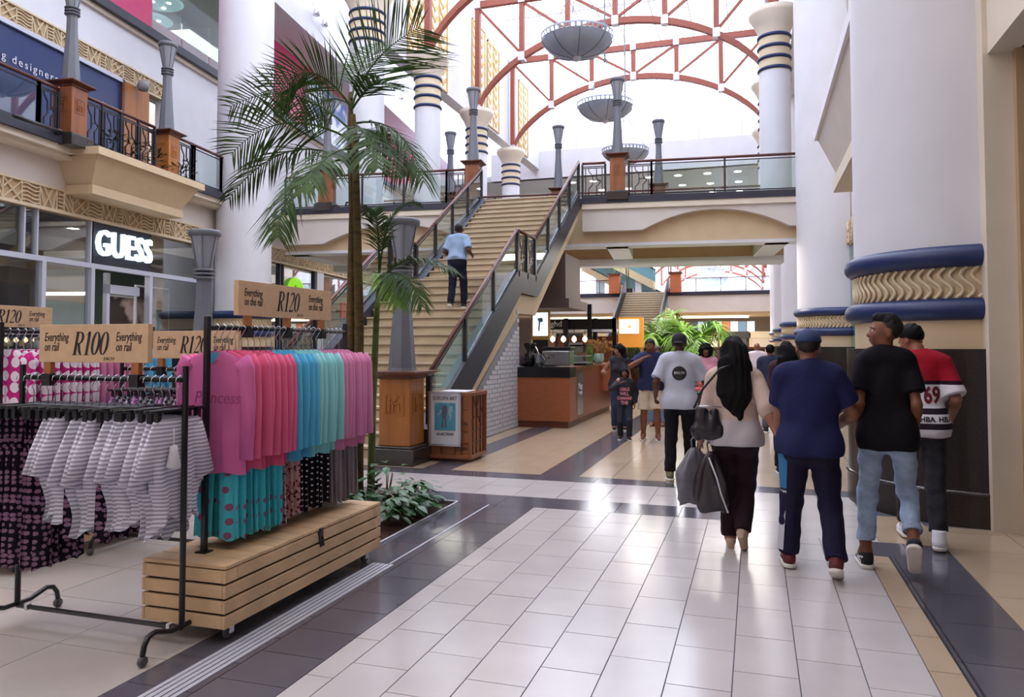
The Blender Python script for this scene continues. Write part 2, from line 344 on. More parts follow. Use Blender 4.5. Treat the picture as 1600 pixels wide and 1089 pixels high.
# ---------------------------------------------------------------- frieze relief panels
def relief(mb, x0, x1, z0, z1, y, dep=.05, step=None):
    """raised strips: wavy lines, hatched triangles, ladders, crosses, repeating along x; y is the face, relief stands towards -y"""
    H_ = z1 - z0; step = step or H_; n = max(1, round((x1 - x0) / step)); w = (x1 - x0) / n; th = H_ * .055
    def ln(a, b): mb.bar((a[0], y - dep / 2, a[1]), (b[0], y - dep / 2, b[1]), th, dep, up=(0, 1, 0))
    for i in range(n):
        a, b = x0 + i * w, x0 + (i + 1) * w; k = i % 4
        ln((a, z0), (a, z1))
        if k == 0:
            for j in range(5):
                zz = z0 + H_ * (.1 + .2 * j); pts = [(a + w * q / 6, zz + H_ * .06 * math.sin(2 * PI * q / 6)) for q in range(7)]
                for p, q in zip(pts, pts[1:]): ln(p, q)
        elif k == 1:
            for j in range(4): ln((a + w * j / 4, z0), (a + w * min(1, j / 4 + .5), z1)) if j % 2 else ln((a + w * (j + 1) / 4, z0), (a + w * max(0, (j - 1) / 4), z1))
        elif k == 2:
            for j in range(5): ln((a + w * .1, z0 + H_ * j / 5), (a + w * .45, z0 + H_ * j / 5))
            ln((a + w * .45, z0), (a + w * .45, z1)); ln((a + w * .45, z1), (b, z0)); ln((a + w * .7, z1), (b, z0 + H_ * .4)); ln((a + w * .45, z0 + H_ * .5), (a + w * .8, z0))
        else:
            ln((a, z0), (b, z1)); ln((a, z1), (b, z0)); ln((a + w * .5, z0), (b, z0 + H_ * .5)); ln((a, z0 + H_ * .5), (a + w * .5, z1))
# ---------------------------------------------------------------- left gallery wall: frame with x along the wall, -y into the hall
WL = (-12.8, 10.07, 0); WR = math.atan2(.99023, -.13945)
def wl(mb, name, m, parent=None, smooth=False, kind='structure', bevel=0.):
    o = mb.build(name, m, parent, smooth, bevel=bevel)
    if parent is None:
        o.location = WL; o.rotation_euler[2] = WR
        if kind: o['kind'] = kind
    return o
def wpt(t, off, z):
    return (WL[0] + math.cos(WR) * t + math.sin(WR) * off, WL[1] + math.sin(WR) * t - math.cos(WR) * off, z)
wall_left = wl(MB().b2(-9, 30, 0, .3, 4.66, 5.42), 'wall_left', m_fascia)
fr = MB(); fr.b2(-9, 30, .02, .3, 4.2, 4.66); wl(fr, 'frieze_bed', m_tan, wall_left)
fr = MB(); relief(fr, -3, 11, 4.26, 4.64, .02, .04, .42); fr.b2(-9, 30, -.03, .02, 4.64, 4.68); fr.b2(-9, 30, -.03, .02, 4.2, 4.26); o = wl(fr, 'frieze_relief', m_relief, wall_left); o['kind'] = 'stuff'
fr = MB(); relief(fr, 11, 24, 4.26, 4.64, .02, .04, .42); o = wl(fr, 'frieze_relief', m_relief, wall_left); o['kind'] = 'stuff'
# upper floor slab, its dark edge and cream moulding
tr = wl(MB().b2(-9, 1.05, -.5, 3.2, 5.42, 5.62).b2(1.05, 7.2, -.5, 3.2, 5.42, 5.6).b2(7.2, 30, -.3, 3.2, 5.42, 5.6), 'trim_1', m_dark)
wl(MB().b2(-9, 30, -.42, .2, 5.3, 5.43).b2(-9, 30, -.3, .2, 5.22, 5.3), 'trim_2', m_cream)
# upper wall set back 3 m, the slab edge of the top floor, the pink hoarding and the top wall
wu = wl(MB().b2(-9, 8.9, 3, 3.3, 9.48, 10.5).b2(8.9, 40, 3, 3.3, 5.6, 10.5).b2(8.2, 8.9, 3.5, 3.6, 5.6, 9.5), 'wall_upper_left', m_white)
wl(MB().b2(-9, 40, 2.9, 3.3, 10.5, 10.62), 'trim_3', m_cream); wl(MB().b2(-9, 40, 2.75, 6, 10.62, 10.86), 'trim_4', m_dark)
hoard = thing('pink_hoarding', 'pink hoarding closing the top floor shop behind the glass', 'hoarding', WL, WR)
MB().b2(-6, 8.4, 3.1, 3.2, 10.86, 13.8).build('hoarding_panel', m_pink, hoard); MB().b2(8.4, 14.5, 3.3, 3.36, 10.86, 11.5).build('hoarding_base', m_pink, hoard)
wl(MB().b2(14.5, 40, 3.1, 3.25, 10.86, 13.8), 'wall_top_left', m_pink)
tg = thing('top_floor_glazing', 'clear glass shopfront above the pink strip on the top floor', 'glazing', WL, WR)
for i in range(4): MB().b2(8.35 + 1.55 * i, 9.85 + 1.55 * i, 3.1, 3.13, 10.9, 13.8).build('pane', glass('green_glass', (.8, .93, .88), .12), tg)
wl(MB().b2(8.3, 14.5, 7, 7.2, 10.9, 14.4), 'wall_shop_back', mat('shop_green_wall', '#7f9b8e', .6)); wl(MB().b2(8.3, 14.5, 3.3, 7, 13.8, 13.9), 'ceiling_top_shop', m_fascia)
for i, (a, b) in enumerate(((9.3, 4.0), (10.7, 4.4), (11.9, 5.6))):
    t = thing('ceiling_disc', ['round blue-white ceiling disc lamp nearest the pink panel, top floor', 'middle round ceiling disc lamp of the top floor shop', 'far round ceiling disc lamp beside the white column'][i], 'lamp', wpt(a, -b, 13.0))
    MB().lathe([(0, -.06), (.62, -.05), (.68, .0), (.6, .06), (0, .08)], 24).build('disc', mat('disc_white', '#cfe6ee', .4, emit='#bfe3ef', es=.5), t, True)
    MB().lathe([(.0, .05), (.03, .06), (.03, .8)], 8).build('stem', m_steel, t)
    for k in range(3): MB().lathe([(0, -.085), (.06, -.08), (.06, -.055)], 10, c=(.3 * math.cos(2.1 * k), .3 * math.sin(2.1 * k))).build('spot', m_lampglow, t)
wl(MB().b2(-9, 40, 1.6, 6, 13.9, 14.1), 'ceiling_top_left', m_white); wl(MB().b2(4, 40, 1.6, 1.9, 14.1, 17.2), 'wall_parapet_left', m_white)
# second-floor shopfront: dark blue film window with its words, frieze over it, wooden doors
sw = thing('upper_shop_window', 'wide dark blue shop window behind the upper balcony with white lowercase words', 'window', WL, WR)
MB().b2(-6, 6.95, 3.02, 3.06, 5.7, 8.93).build('pane', m_shopnavy, sw); MB().b2(-6, 7.0, 2.94, 3.06, 8.93, 9.03).build('top_frame', m_mull, sw); MB().b2(6.95, 7.05, 2.94, 3.06, 5.6, 9.03).build('side_frame', m_wood_d, sw)
MB().b2(4.9, 4.95, 2.99, 3.03, 5.7, 8.93).build('joint', m_dark, sw)
write('a young designers', .27, m_white, sw, (4.68, 3.0, 8.2), align='RIGHT', xs=1.05, spacing=1.3)
o = wl(MB().b2(-6, 8.85, 3.02, 3.3, 9.03, 9.5), 'frieze_bed', m_tan, wu); f2 = MB(); relief(f2, -4, 8.85, 9.06, 9.45, 3.02, .05, .46); f2.b2(-6, 8.85, 2.95, 3.02, 9.45, 9.5).b2(-6, 8.85, 2.98, 3.02, 9.02, 9.07); o = wl(f2, 'frieze_relief', m_relief, wu); o['kind'] = 'stuff'
dw = thing('wooden_door_panel', 'tall plain wooden door panel beside the blue upper window', 'door', WL, WR)
for i in range(2): MB().b2(7.06 + .55 * i, 7.6 + .55 * i, 2.97, 3.06, 5.6, 9.0).build('panel', m_wood_h, dw)
sp = thing('wall_speaker', 'round grey wall loudspeaker under the upper frieze', 'speaker', wpt(7.5, -2.7, 9.0), WR)
MB().lathe([(0, -.16), (.13, -.13), (.17, 0), (.13, .13), (0, .16)], 16).build('housing', mat('speaker_grey', '#8e8e92', .6), sp, True); MB().b2(-.03, .03, .1, .33, -.03, .03).build('bracket', m_steel, sp)
# planter box balcony
bx = MB()
for z0, z1, o0, a, b in ((5.3, 5.45, .98, 1.15, 4.75), (4.75, 5.3, None, 0, 0), (4.6, 4.78, .62, 1.45, 4.45)):
    if o0: bx.b2(a, b, -o0, .05, z0, z1)
bx.add([(1.5, 0, 4.76), (4.4, 0, 4.76), (4.4, -.55, 4.76), (1.5, -.55, 4.76), (1.25, 0, 5.3), (4.65, 0, 5.3), (4.65, -.88, 5.3), (1.25, -.88, 5.3)], [(3, 2, 1, 0), (4, 5, 6, 7), (0, 1, 5, 4), (1, 2, 6, 5), (2, 3, 7, 6), (3, 0, 4, 7)])
pb = thing('balcony_planter', 'long beige balcony planter box jutting from the left gallery', 'planter', WL, WR); bx.build('box', m_beige, pb)
MB().b2(1.3, 4.6, -.9, -.55, 5.44, 5.47).build('soil', m_soil, pb)
# ---------------------------------------------------------------- ground-floor shopfront, left
gs = thing('glass_shopfront', 'double-height glass shopfront with pale mullions under the carved frieze', 'shopfront', WL, WR)
for a, b in ((-8, -2.2), (-2.2, -.2), (-.2, 1.05), (1.05, 2.35)):
    MB().b2(a, b, .1, .12, .05, 3.22).build('pane', m_shopglass, gs)
MB().b2(4.25, 6.5, .1, .12, .05, 3.22).build('pane', m_shopglass, gs)
for a, b in ((-8, -1.4), (-1.4, .55), (.55, 2.3), (4.28, 6.5)): MB().b2(a, b, .1, .12, 3.32, 4.2).build('upper_pane', m_shopglass, gs)
MB().b2(-8, 6.5, .04, .16, 3.22, 3.32).build('transom', m_mull, gs)
for x in (-2.2, 1.02, 2.34, 4.24, 6.45): MB().b2(x - .05, x + .05, .03, .17, 0, 3.22).build('mullion', m_mull, gs)
for x in (-1.4, .55, .86, 2.28): MB().b2(x - .02, x + .02, .05, .16, 3.32, 4.2).build('upper_mullion', m_mull, gs)
MB().b2(2.34, 4.24, .05, .16, 3.32, 4.2).build('sign_panel', m_dark, gs)
MB().b2(3.1, 3.2, .3, .4, 0, 3.2).build('door_frame', m_mull, gs); MB().b2(3.1, 4.2, .3, .4, 2.75, 2.95).build('door_head', m_mull, gs)
gl = write('GUESS', .78, m_signglow, gs, (3.28, .01, 3.75), depth=.05, bold=.004, xs=.78, spacing=1.08)
si = MB().b2(-9, 6.6, 5, 5.2, 0, 4.6).b2(-9, 6.6, .2, 5.2, 4.2, 4.3); wl(si, 'wall_shop_interior', mat('shop_interior', '#8d8176', .6)); wl(MB().b2(6.55, 7.2, .05, .3, 0, 4.25), 'wall_pier_left', m_white)
wl(MB().b2(2.4, 3.4, 2.5, 2.6, 0, 3.0), 'wall_shop_dark_panel', m_shopdark)
wl(MB().b2(1.1, 2.2, 2.2, 2.4, 0, 3), 'wall_shop_white_panel', m_white)
def poster(nm, label, x0, x1, y, z0, z1, m, cat='poster'):
    t = thing(nm, label, cat, WL, WR); MB().b2(x0, x1, y, y + .04, z0, z1).build('print', m, t); MB().b2(x0 - .04, x1 + .04, y + .01, y + .06, z0 - .04, z1 + .04).build('backing', m_white, t)
    return t
p_brown = pattern('brown_print', 'blotch', ['#3a2f2b', '#a08a80'], 1.6, .55, .4); p_pale = pattern('pale_print', 'blotch', ['#b9c4d0', '#6d6258'], 1.2, .5, .4)
poster('shop_poster', 'big brown portrait print inside the shop window right of the doorway', 4.4, 5.6, .5, .3, 3.0, p_brown); poster('shop_poster', 'brown print on the open shop door leaf', 3.25, 4.15, .42, .4, 2.7, p_brown)
poster('shop_poster', 'pale landscape print in the shop window at far left', -.9, .4, .6, 1.2, 3.0, p_pale)
pf = thing('portrait_face', 'printed woman face with dark hair on the brown window poster', 'portrait', wpt(5.0, -.47, 2.1), WR)
MB().lathe([(0, -.17), (.08, -.14), (.12, -.03), (.125, .06), (.1, .14), (0, .19)], 16).build('face', mat('print_skin', '#b97f68', .5), pf, True).scale = (1, .15, 1); MB().lathe([(0, -.2), (.16, -.1), (.22, .1), (.15, .24), (0, .28)], 16).build('hair', mat('print_hair', '#2b1d18', .5), pf, True, loc=(.06, .02, .02)).scale = (1, .1, 1)
for i, (a, b) in enumerate(((-1.0, 1.6), (.9, 1.2), (4.9, 1.5), (5.6, 2.4), (2.9, 1.0))):
    t = thing('shop_downlight', f'recessed bright downlight, {NTH[i]} counted inside the glass shop ceiling', 'lamp', wpt(a, -b, 4.17), WR, ); MB().lathe([(.0, -.01), (.12, 0), (.14, .03)], 16).build('lens', m_lampglow, t); MB().lathe([(.12, -.01), (.17, -.012), (.17, .03)], 16).build('rim', m_white, t)
m_gar = [mat('orange_cloth', '#b9502c', .8), mat('dark_cloth', '#2a2530', .8), mat('pale_cloth', '#cdb9a5', .8)]
scn_ = thing('video_screen', 'large bright white and blue screen on the pink top floor wall behind the palm', 'screen', WL, WR)
MB().b2(18.9, 23.2, 2.98, 3.02, 11.0, 13.3).build('display', pattern('screen_image', 'blotch', ['#e8f4fa', '#5f7fc0'], .9, .56, .4), scn_); MB().b2(18.7, 23.4, 3.0, 3.1, 10.86, 13.5).build('surround', mat('screen_surround', '#8a8a94', .5), scn_)
for i in range(4):
    t = thing('red_shopfront', f'red upper floor shopfront behind the bridge railing, {NTH[i]} from the left', 'shopfront', WL, WR); MB().b2(27.5 + 3.4 * i, 30.4 + 3.4 * i, 2.85, 2.98, 5.65, 9.4).build('red_panel', m_red if i > 1 else mat('rose_panel', '#cf5f7d', .5), t); MB().b2(28.2 + 3.4 * i, 29.7 + 3.4 * i, 2.8, 2.86, 5.65, 8.2).build('doorway', m_shopglass, t)
# the shops beyond the column, under the bridge
s2 = thing('glass_shopfront', 'dark framed glass shopfronts under the bridge beyond the white column', 'shopfront', WL, WR)
for i, (a, b) in enumerate(((8.2, 10.6), (10.9, 13.2), (14.0, 17.5), (17.7, 22))):
    MB().b2(a, b, .1, .12, .05, 4.1).build('pane', m_shopglass, s2); MB().b2(a - .1, a, .03, .17, 0, 4.2).build('mullion', m_dark, s2); MB().b2(b, b + .1, .03, .17, 0, 4.2).build('mullion', m_dark, s2)
wl(MB().b2(7.2, 8.1, 0, .3, 0, 4.2).b2(13.35, 13.9, .0, .3, 0, 4.2), 'wall_pier_beyond', m_white)
wl(MB().b2(7.2, 22, 4, 4.2, 0, 4.6), 'wall_shop_beyond', mat('shop_green_interior', '#59675f', .6))
rs = thing('ring_sign', 'round lime green ring sign hung in the second shop window', 'sign', wpt(11.7, -.02, 3.25), WR); MB().tube([(.42 * math.cos(a * PI / 12), 0, .5 * math.sin(a * PI / 12)) for a in range(25)], .11, 8, False).build('ring', mat('lime_glow', '#8fd62c', .4, emit='#8fd62c', es=.7), rs, True); MB().lathe([(0, -.16), (.16, 0), (0, .16)], 12).build('centre', m_white, rs).scale = (1, .2, 1)
rb = thing('red_badge_sign', 'small red blade sign at the shop behind the stair', 'sign', wpt(15.1, .25, 2.9), WR); MB().box(0, 0, 0, .5, .06, .6).build('badge', m_red, rb, bevel=.02); MB().b2(-.05, .05, .03, .27, -.04, .04).build('arm', m_dark, rb)
MB().b2(.3, 2.2, -.03, .03, -.3, .1).build('band', m_white, rb)
# far-left boundary so the hall reads closed
struct(MB().b2(-26, -25.7, -8, 75, 0, 17).build('wall_outer_left', m_cream))
# ---------------------------------------------------------------- columns
def fluted_column(label, x, y, r=1.08, face=-PI, z1=12.5, full=False):
    t = thing('giant_column', label, 'column', (x, y, 0), 0, None)
    a0, a1 = (0, 2 * PI) if full else (PI * .48, PI * 1.52); ar = dict(a0=a0, a1=a1)
    MB().lathe([(r, 2.5), (r, z1)], 64, **ar).build('shaft', m_white, t, True)
    MB().lathe([(r, 1.57), (r, 1.86)], 64, **ar).build('neck', m_beige, t, True); MB().lathe([(r * .985, 1.86), (r * .985, 2.5)], 64, **ar).build('band', m_beige, t, True)
    MB().lathe([(r + .1, 0), (r + .1, .3), (r + .085, .3), (r + .085, 1.57), (r, 1.57)], 48, **ar).build('granite_base', m_granite, t, False); MB().lathe([(r + .105, .285), (r + .112, .3), (r + .085, .315)], 48, **ar).build('ledge', m_granite2, t, True)
    for z in (1.93, 2.41):
        MB().lathe([(r + .0 + .1 * math.cos(a * PI / 8) , z + .1 * math.sin(a * PI / 8)) for a in range(-4, 5)] , 64, **ar).build('torus', m_blue, t, True)
    w = MB(); n = int(2 * PI * r / .085)
    for k in range(n):
        a = 2 * PI * k / n
        if not a0 <= a <= a1: continue
        pts = []
        for j in range(9):
            q = j / 8; aa = a + .055 * math.sin(2 * PI * q) / r
            pts.append(((r + .005) * math.cos(aa), (r + .005) * math.sin(aa), 2.03 + .28 * q))
        w.tube(pts, .017, 5, False)
    w.build('wave_ribs', m_relief, t, True)['kind'] = 'stuff'
    return t
for i, (x, y) in enumerate(((2.1, 8.75), (2.12, 20.4), (2.1, 31.5), (2.1, 43), (2.1, 54.5))):
    fluted_column(['nearest giant white column with dark granite base at right', 'second giant white column, beside the end of the bridge', 'third giant white column beyond the bridge', 'fourth giant white column far down the passage', 'farthest giant white column of the right row'][i], x, y)
fluted_column('giant white column at left beside the lit shop sign', -13.15, 17.25, .72, full=True)
def ring_column(label, x, y, r, z0, zc=11.0, dz=0.):
    t = thing('banded_column', label, 'column', (x, y, z0))
    h = zc - z0
    MB().lathe([(r, 0), (r, h - 1.75)], 40).build('shaft', m_white, t, True)
    MB().lathe([(r, h - 1.75), (r, h - .7)], 40).build('neck', m_relief, t, True)
    MB().lathe([(r, h - .7), (r + .02, h - .6), (r + .12, h - .38), (r + .26, h - .16), (r + .28, h), (0, h)], 40).build('capital', m_cream, t, True)
    for k in range(4): MB().lathe([(r + .05 * math.cos(a * PI / 6), h - 1.68 + .31 * k + .05 * math.sin(a * PI / 6)) for a in range(-3, 4)], 40).build('ring', m_blue, t, True)
    return t
for x, y, s_ in ((-10.05, 22.4, 'nearest'), (-10.55, 28.3, 'middle'), (-11.1, 34.5, 'farthest')): ring_column(f'{s_} blue-ringed white column with flared capital, left row under the arches', x, y, .42, 5.6)
for x, y, s_ in ((.62, 22.3, 'nearest'), (.66, 28.3, 'middle'), (.66, 34.5, 'farthest')): ring_column(f'{s_} blue-ringed white column with flared capital, right row', x, y, .42, 5.6)
ring_column('thick blue-ringed white column behind the tall palm crown', -11.45, 20.9, .54, 5.6, 12.7)
# ---------------------------------------------------------------- right-hand wall
struct(MB().b2(2.2, 2.6, 9.2, 75, 4.5, 14).b2(2.2, 2.6, -8, 7.6, 4.15, 14).b2(1.97, 2.35, -8, 7.6, 4.15, 14).b2(1.93, 2.3, 7.5, 8.2, 0, 14).build('wall_right', m_cream))
struct(MB().b2(2.16, 2.3, 7.42, 7.6, 0, 4.2).build('trim_5', m_tan))
fr = MB(); 
for k in range(7):
    fr.bar((1.93, 7.3 - .35 * k, 5.0), (1.93, 7.1 - .35 * k, 5.4), .05, .06); fr.bar((1.93, 7.1 - .35 * k, 5.0), (1.93, 7.3 - .35 * k, 5.4), .05, .06)
fr.b2(1.9, 1.97, 4, 7.5, 4.9, 4.98); fr.b2(1.9, 1.97, 4, 7.5, 5.42, 5.5); o = fr.build('trim_6', m_relief); struct(o)
rw = thing('dark_shop_window', 'dark shop window beside the jamb at the right edge', 'window', (2.34, 0, 0))
for i in range(3): MB().b2(0, .03, 5 - 2.4 * i, 7.38 - 2.4 * i, .05, 4.1).build('pane', mat('black_window', '#15131a', .12, spec=.6), rw)
struct(MB().b2(2.45, 2.6, -8, 7.5, 0, 4.2).build('wall_right_dark', m_shopdark))
# teal shop between the first two columns, its frieze and the planter box above
ts = thing('teal_shopfront', 'teal tinted glass shopfront between the first two giant columns', 'shopfront', (2.15, 0, 0))
for i in range(5): MB().b2(0, .03, 9.6 + 2 * i, 11.55 + 2 * i, .05, 3.95).build('pane', m_teal, ts); MB().b2(-.03, .06, 11.55 + 2 * i, 11.6 + 2 * i, 0, 3.95).build('mullion', m_dark, ts)
write('b', .42, m_ink, ts, (-.04, 17.0, 3.75), rot=(PI / 2, 0, -PI / 2)); write('ind', .42, m_ink, ts, (-.04, 17.0, 3.2), rot=(PI / 2, 0, -PI / 2)); 
struct(MB().b2(2.9, 3.1, 9, 75, 0, 4.5).build('wall_teal_back', mat('teal_backing', '#8fb7bb', .5)))
fr = MB().b2(2.15, 2.6, 9, 75, 3.95, 4.5); struct(fr.build('trim_7', m_tan))
f3 = MB(); f4 = MB(); relief(f4, 0, 11, 3.98, 4.47, 0, .05, .5)
for p in f4.v: f3.v.append((2.13 + p[1], 9.3 + p[0], p[2]))
f3.f = f4.f; o = f3.build('frieze_relief', m_relief); struct(o)
rb_ = thing('balcony_planter', 'white planter box jutting from the right wall above the teal shop', 'planter', (2.2, 0, 0))
MB().add([(0, 9.9, 4.85), (-.6, 9.9, 4.85), (-.6, 15.9, 4.85), (0, 15.9, 4.85), (0, 9.5, 5.75), (-.95, 9.5, 5.75), (-.95, 16.3, 5.75), (0, 16.3, 5.75)], [(0, 1, 2, 3), (7, 6, 5, 4), (0, 4, 5, 1), (1, 5, 6, 2), (2, 6, 7, 3), (3, 7, 4, 0)]).build('box', m_fascia, rb_)
MB().b2(-1.0, 0, 9.4, 16.4, 5.75, 5.95).build('rim', m_white, rb_); MB().b2(-.7, 0, 9.8, 16.0, 4.6, 4.85).build('foot_moulding', m_cream, rb_)
# ---------------------------------------------------------------- lamp posts on pedestals
def lamp_post(label, x, y, z, rz=0., s=1., wood=None, group=None):
    wood = wood or m_wood_h
    t = thing('lamp_post', label, 'lamp', (x, y, z), rz, group)
    MB().box(0, 0, .11, .66 * s, .66 * s, .22).box(0, 0, .235, .58 * s, .58 * s, .03).build('granite_plinth', m_granite2, t, bevel=.008)
    MB().box(0, 0, .7, .46 * s, .46 * s, .9).build('pedestal', wood, t, bevel=.01)
    for k in range(4):
        a = k * PI / 2; e = MB()
        for x0, x1, z0, z1 in ((-.14, .14, .93, .95), (-.14, .14, .66, .68), (-.14, -.12, .68, .93), (.12, .14, .68, .93)): e.b2(x0 * s, x1 * s, -.24 * s, -.228 * s, z0, z1)
        e.bar((-.07 * s, -.236 * s, .7), (-.07 * s, -.236 * s, .9), .02, .02); e.bar((-.07 * s, -.236 * s, .8), (.06 * s, -.236 * s, .91), .02, .02); e.bar((-.02 * s, -.236 * s, .7), (-.02 * s, -.236 * s, .82), .02, .02); e.bar((-.02 * s, -.236 * s, .82), (.07 * s, -.236 * s, .82), .02, .02); e.bar((.07 * s, -.236 * s, .7), (.07 * s, -.236 * s, .82), .02, .02)
        e.build('emblem', wood, t, rz=a)
    MB().box(0, 0, 1.165, .5 * s, .5 * s, .03).box(0, 0, 1.2, .5 * s, .5 * s, .05, tx=1.4, ty=1.4).box(0, 0, 1.24, .72 * s, .72 * s, .03).build('cap', m_wood_d, t, bevel=.006)
    a8 = PI / 8; sh = MB(); prof = [(.2, 1.255), (.19, 1.3), (.115, 2.3), (.11, 2.62)]
    v = [(r * s * math.cos(a8 + k * PI / 4), r * s * math.sin(a8 + k * PI / 4), z_) for r, z_ in prof for k in range(8)]
    sh.add(v, [(i * 8 + k, i * 8 + (k + 1) % 8, i * 8 + 8 + (k + 1) % 8, i * 8 + 8 + k) for i in range(3) for k in range(8)]).build('shaft', m_lamp, t)
    for k in range(3): MB().lathe([(.1 * s, 2.6 + .06 * k), (.15 * s, 2.61 + .06 * k), (.155 * s, 2.63 + .06 * k), (.1 * s, 2.65 + .06 * k)], 24).build('collar', m_lamp, t, True)
    MB().lathe([(.1 * s, 2.77), (.2 * s, 3.27), (.0, 3.27)], 24).build('lantern_glass', m_lampglass, t, False)
    for k in range(6): MB().bar((.105 * s * math.cos(k * PI / 3), .105 * s * math.sin(k * PI / 3), 2.77), (.205 * s * math.cos(k * PI / 3), .205 * s * math.sin(k * PI / 3), 3.27), .018).build('lantern_rib', m_lamp, t)
    MB().lathe([(.2 * s, 3.25), (.235 * s, 3.27), (.24 * s, 3.33), (.22 * s, 3.35), (0, 3.36)], 24).build('lantern_cap', m_lamp, t, True)
    return t
lamp_post('lamp post on honey wood pedestal beside the poster box at the stair foot', -4.63, 9.5, 0)
lamp_post('grey lamp post in front of the lit shop sign, left of the stair', -7.95, 9.5, 0)
# ---------------------------------------------------------------- railings
def lattice(t, P, Q, zP, zQ, h, nm='iron_panel'):
    """wrought panel of bent bars between two posts"""
    P, Q = Vector(P), Vector(Q); mb = MB()
    def pt(u, w): return (P.x + (Q.x - P.x) * u, P.y + (Q.y - P.y) * u, zP + (zQ - zP) * u + h * w)
    for a, b in (((0, .06), (1, .06)), ((0, .94), (1, .94)), ((.03, .06), (.03, .94)), ((.97, .06), (.97, .94)),
                 ((.28, .06), (.28, .3)), ((.28, .3), (.45, .42)), ((.45, .42), (.45, .7)), ((.45, .7), (.28, .84)), ((.28, .84), (.28, .94)), ((.62, .06), (.62, .36)), ((.62, .36), (.8, .5)), ((.8, .5), (.62, .62)), ((.62, .62), (.62, .94)), ((.45, .55), (.8, .55)), ((.14, .06), (.14, .94)), ((.86, .06), (.86, .94))):
        mb.bar(pt(*a), pt(*b), .022, .022)
    return mb.build(nm, m_iron, t)
def railing(label, pts, h=.95, pane=1.6, panels=(), group=None, base=.06, post_w=.05, hand=.035):
    """pts: (x, y, z) corners; glass panes between posts, iron panels at the bay numbers in panels"""
    t = thing('railing', label, 'railing', (0, 0, 0), 0, group); n = 0
    for A, B in zip(pts, pts[1:]):
        A, B = Vector(A), Vector(B); k = max(1, round((Vector((B.x, B.y, 0)) - Vector((A.x, A.y, 0))).length / pane))
        MB().tube([A + Vector((0, 0, h)), B + Vector((0, 0, h))], hand, 10).build('handrail', m_hand, t, True)
        MB().bar(A + Vector((0, 0, h - .09)), B + Vector((0, 0, h - .09)), .025).build('upper_bar', m_iron, t); MB().bar(A + Vector((0, 0, base)), B + Vector((0, 0, base)), .03).build('lower_bar', m_iron, t)
        for i in range(k + 1):
            p = A.lerp(B, i / k); MB().b2(p.x - post_w / 2, p.x + post_w / 2, p.y - post_w / 2, p.y + post_w / 2, p.z, p.z + h - .03).build('post', m_iron, t); MB().tube([p + Vector((0, 0, h - .035)), p + Vector((0, 0, h + .04))], .02, 8).build('bracket', m_chrome, t)
        for i in range(k):
            p, q = A.lerp(B, i / k), A.lerp(B, (i + 1) / k)
            if n in panels: lattice(t, p, q, p.z, q.z, h - .08)
            else:
                u = (q - p) * .04; p2, q2 = p + u, q - u; d = Vector((-(q.y - p.y), q.x - p.x, 0)).normalized() * .006
                MB().ext([tuple(p2 + Vector((0, 0, base + .03)) - d), tuple(q2 + Vector((0, 0, base + .03)) - d), tuple(q2 + Vector((0, 0, h - .12)) - d), tuple(p2 + Vector((0, 0, h - .12)) - d)], tuple(d * 2)).build('glass_pane', m_glass, t)
            n += 1
    return t
W = wpt
railing('glass balcony railing above the shop at upper left corner', [W(-5, .4, 5.58), W(.3, .4, 5.58)], .88, 2.0)
railing('iron lattice railing bay left of the near balcony lamp post', [W(.3, .4, 5.58), W(.78, .4, 5.58)], .88, .6, (0,))
railing('iron lattice balcony railing over the beige planter box', [W(1.4, .4, 5.6), W(3.65, .4, 5.6)], .95, .55, (0, 1, 2, 3))
railing('balcony railing between the second lamp post and the white column', [W(4.5, .4, 5.6), W(5.1, .4, 5.6), W(5.2, .4, 5.6), W(6.4, .4, 5.6), W(6.75, .4, 5.6)], .95, 1.5, (0, 1, 3))
_p = W(1.08, .4, 5.3); lamp_post('balcony lamp post on wooden pedestal nearest the top left corner', _p[0], _p[1], 5.4, WR, .9, m_wood)
_p = W(4.08, .4, 5.3); lamp_post('balcony lamp post on honey pedestal at the far end of the planter box', _p[0], _p[1], 5.3, WR, .9, m_wood_h)
# black flag pole from the gallery
fp = thing('banner_pole', 'thin black horizontal pole projecting at left over the shop frieze', 'pole', (0, 0, 0)); MB().tube([W(-1.5, 1.6, 5.2), W(.7, .5, 5.62)], .035, 8).build('shaft', m_iron, fp, True); MB().tube([W(.6, .55, 5.6), W(.78, .46, 5.64)], .055, 8).build('socket', m_iron, fp, True)
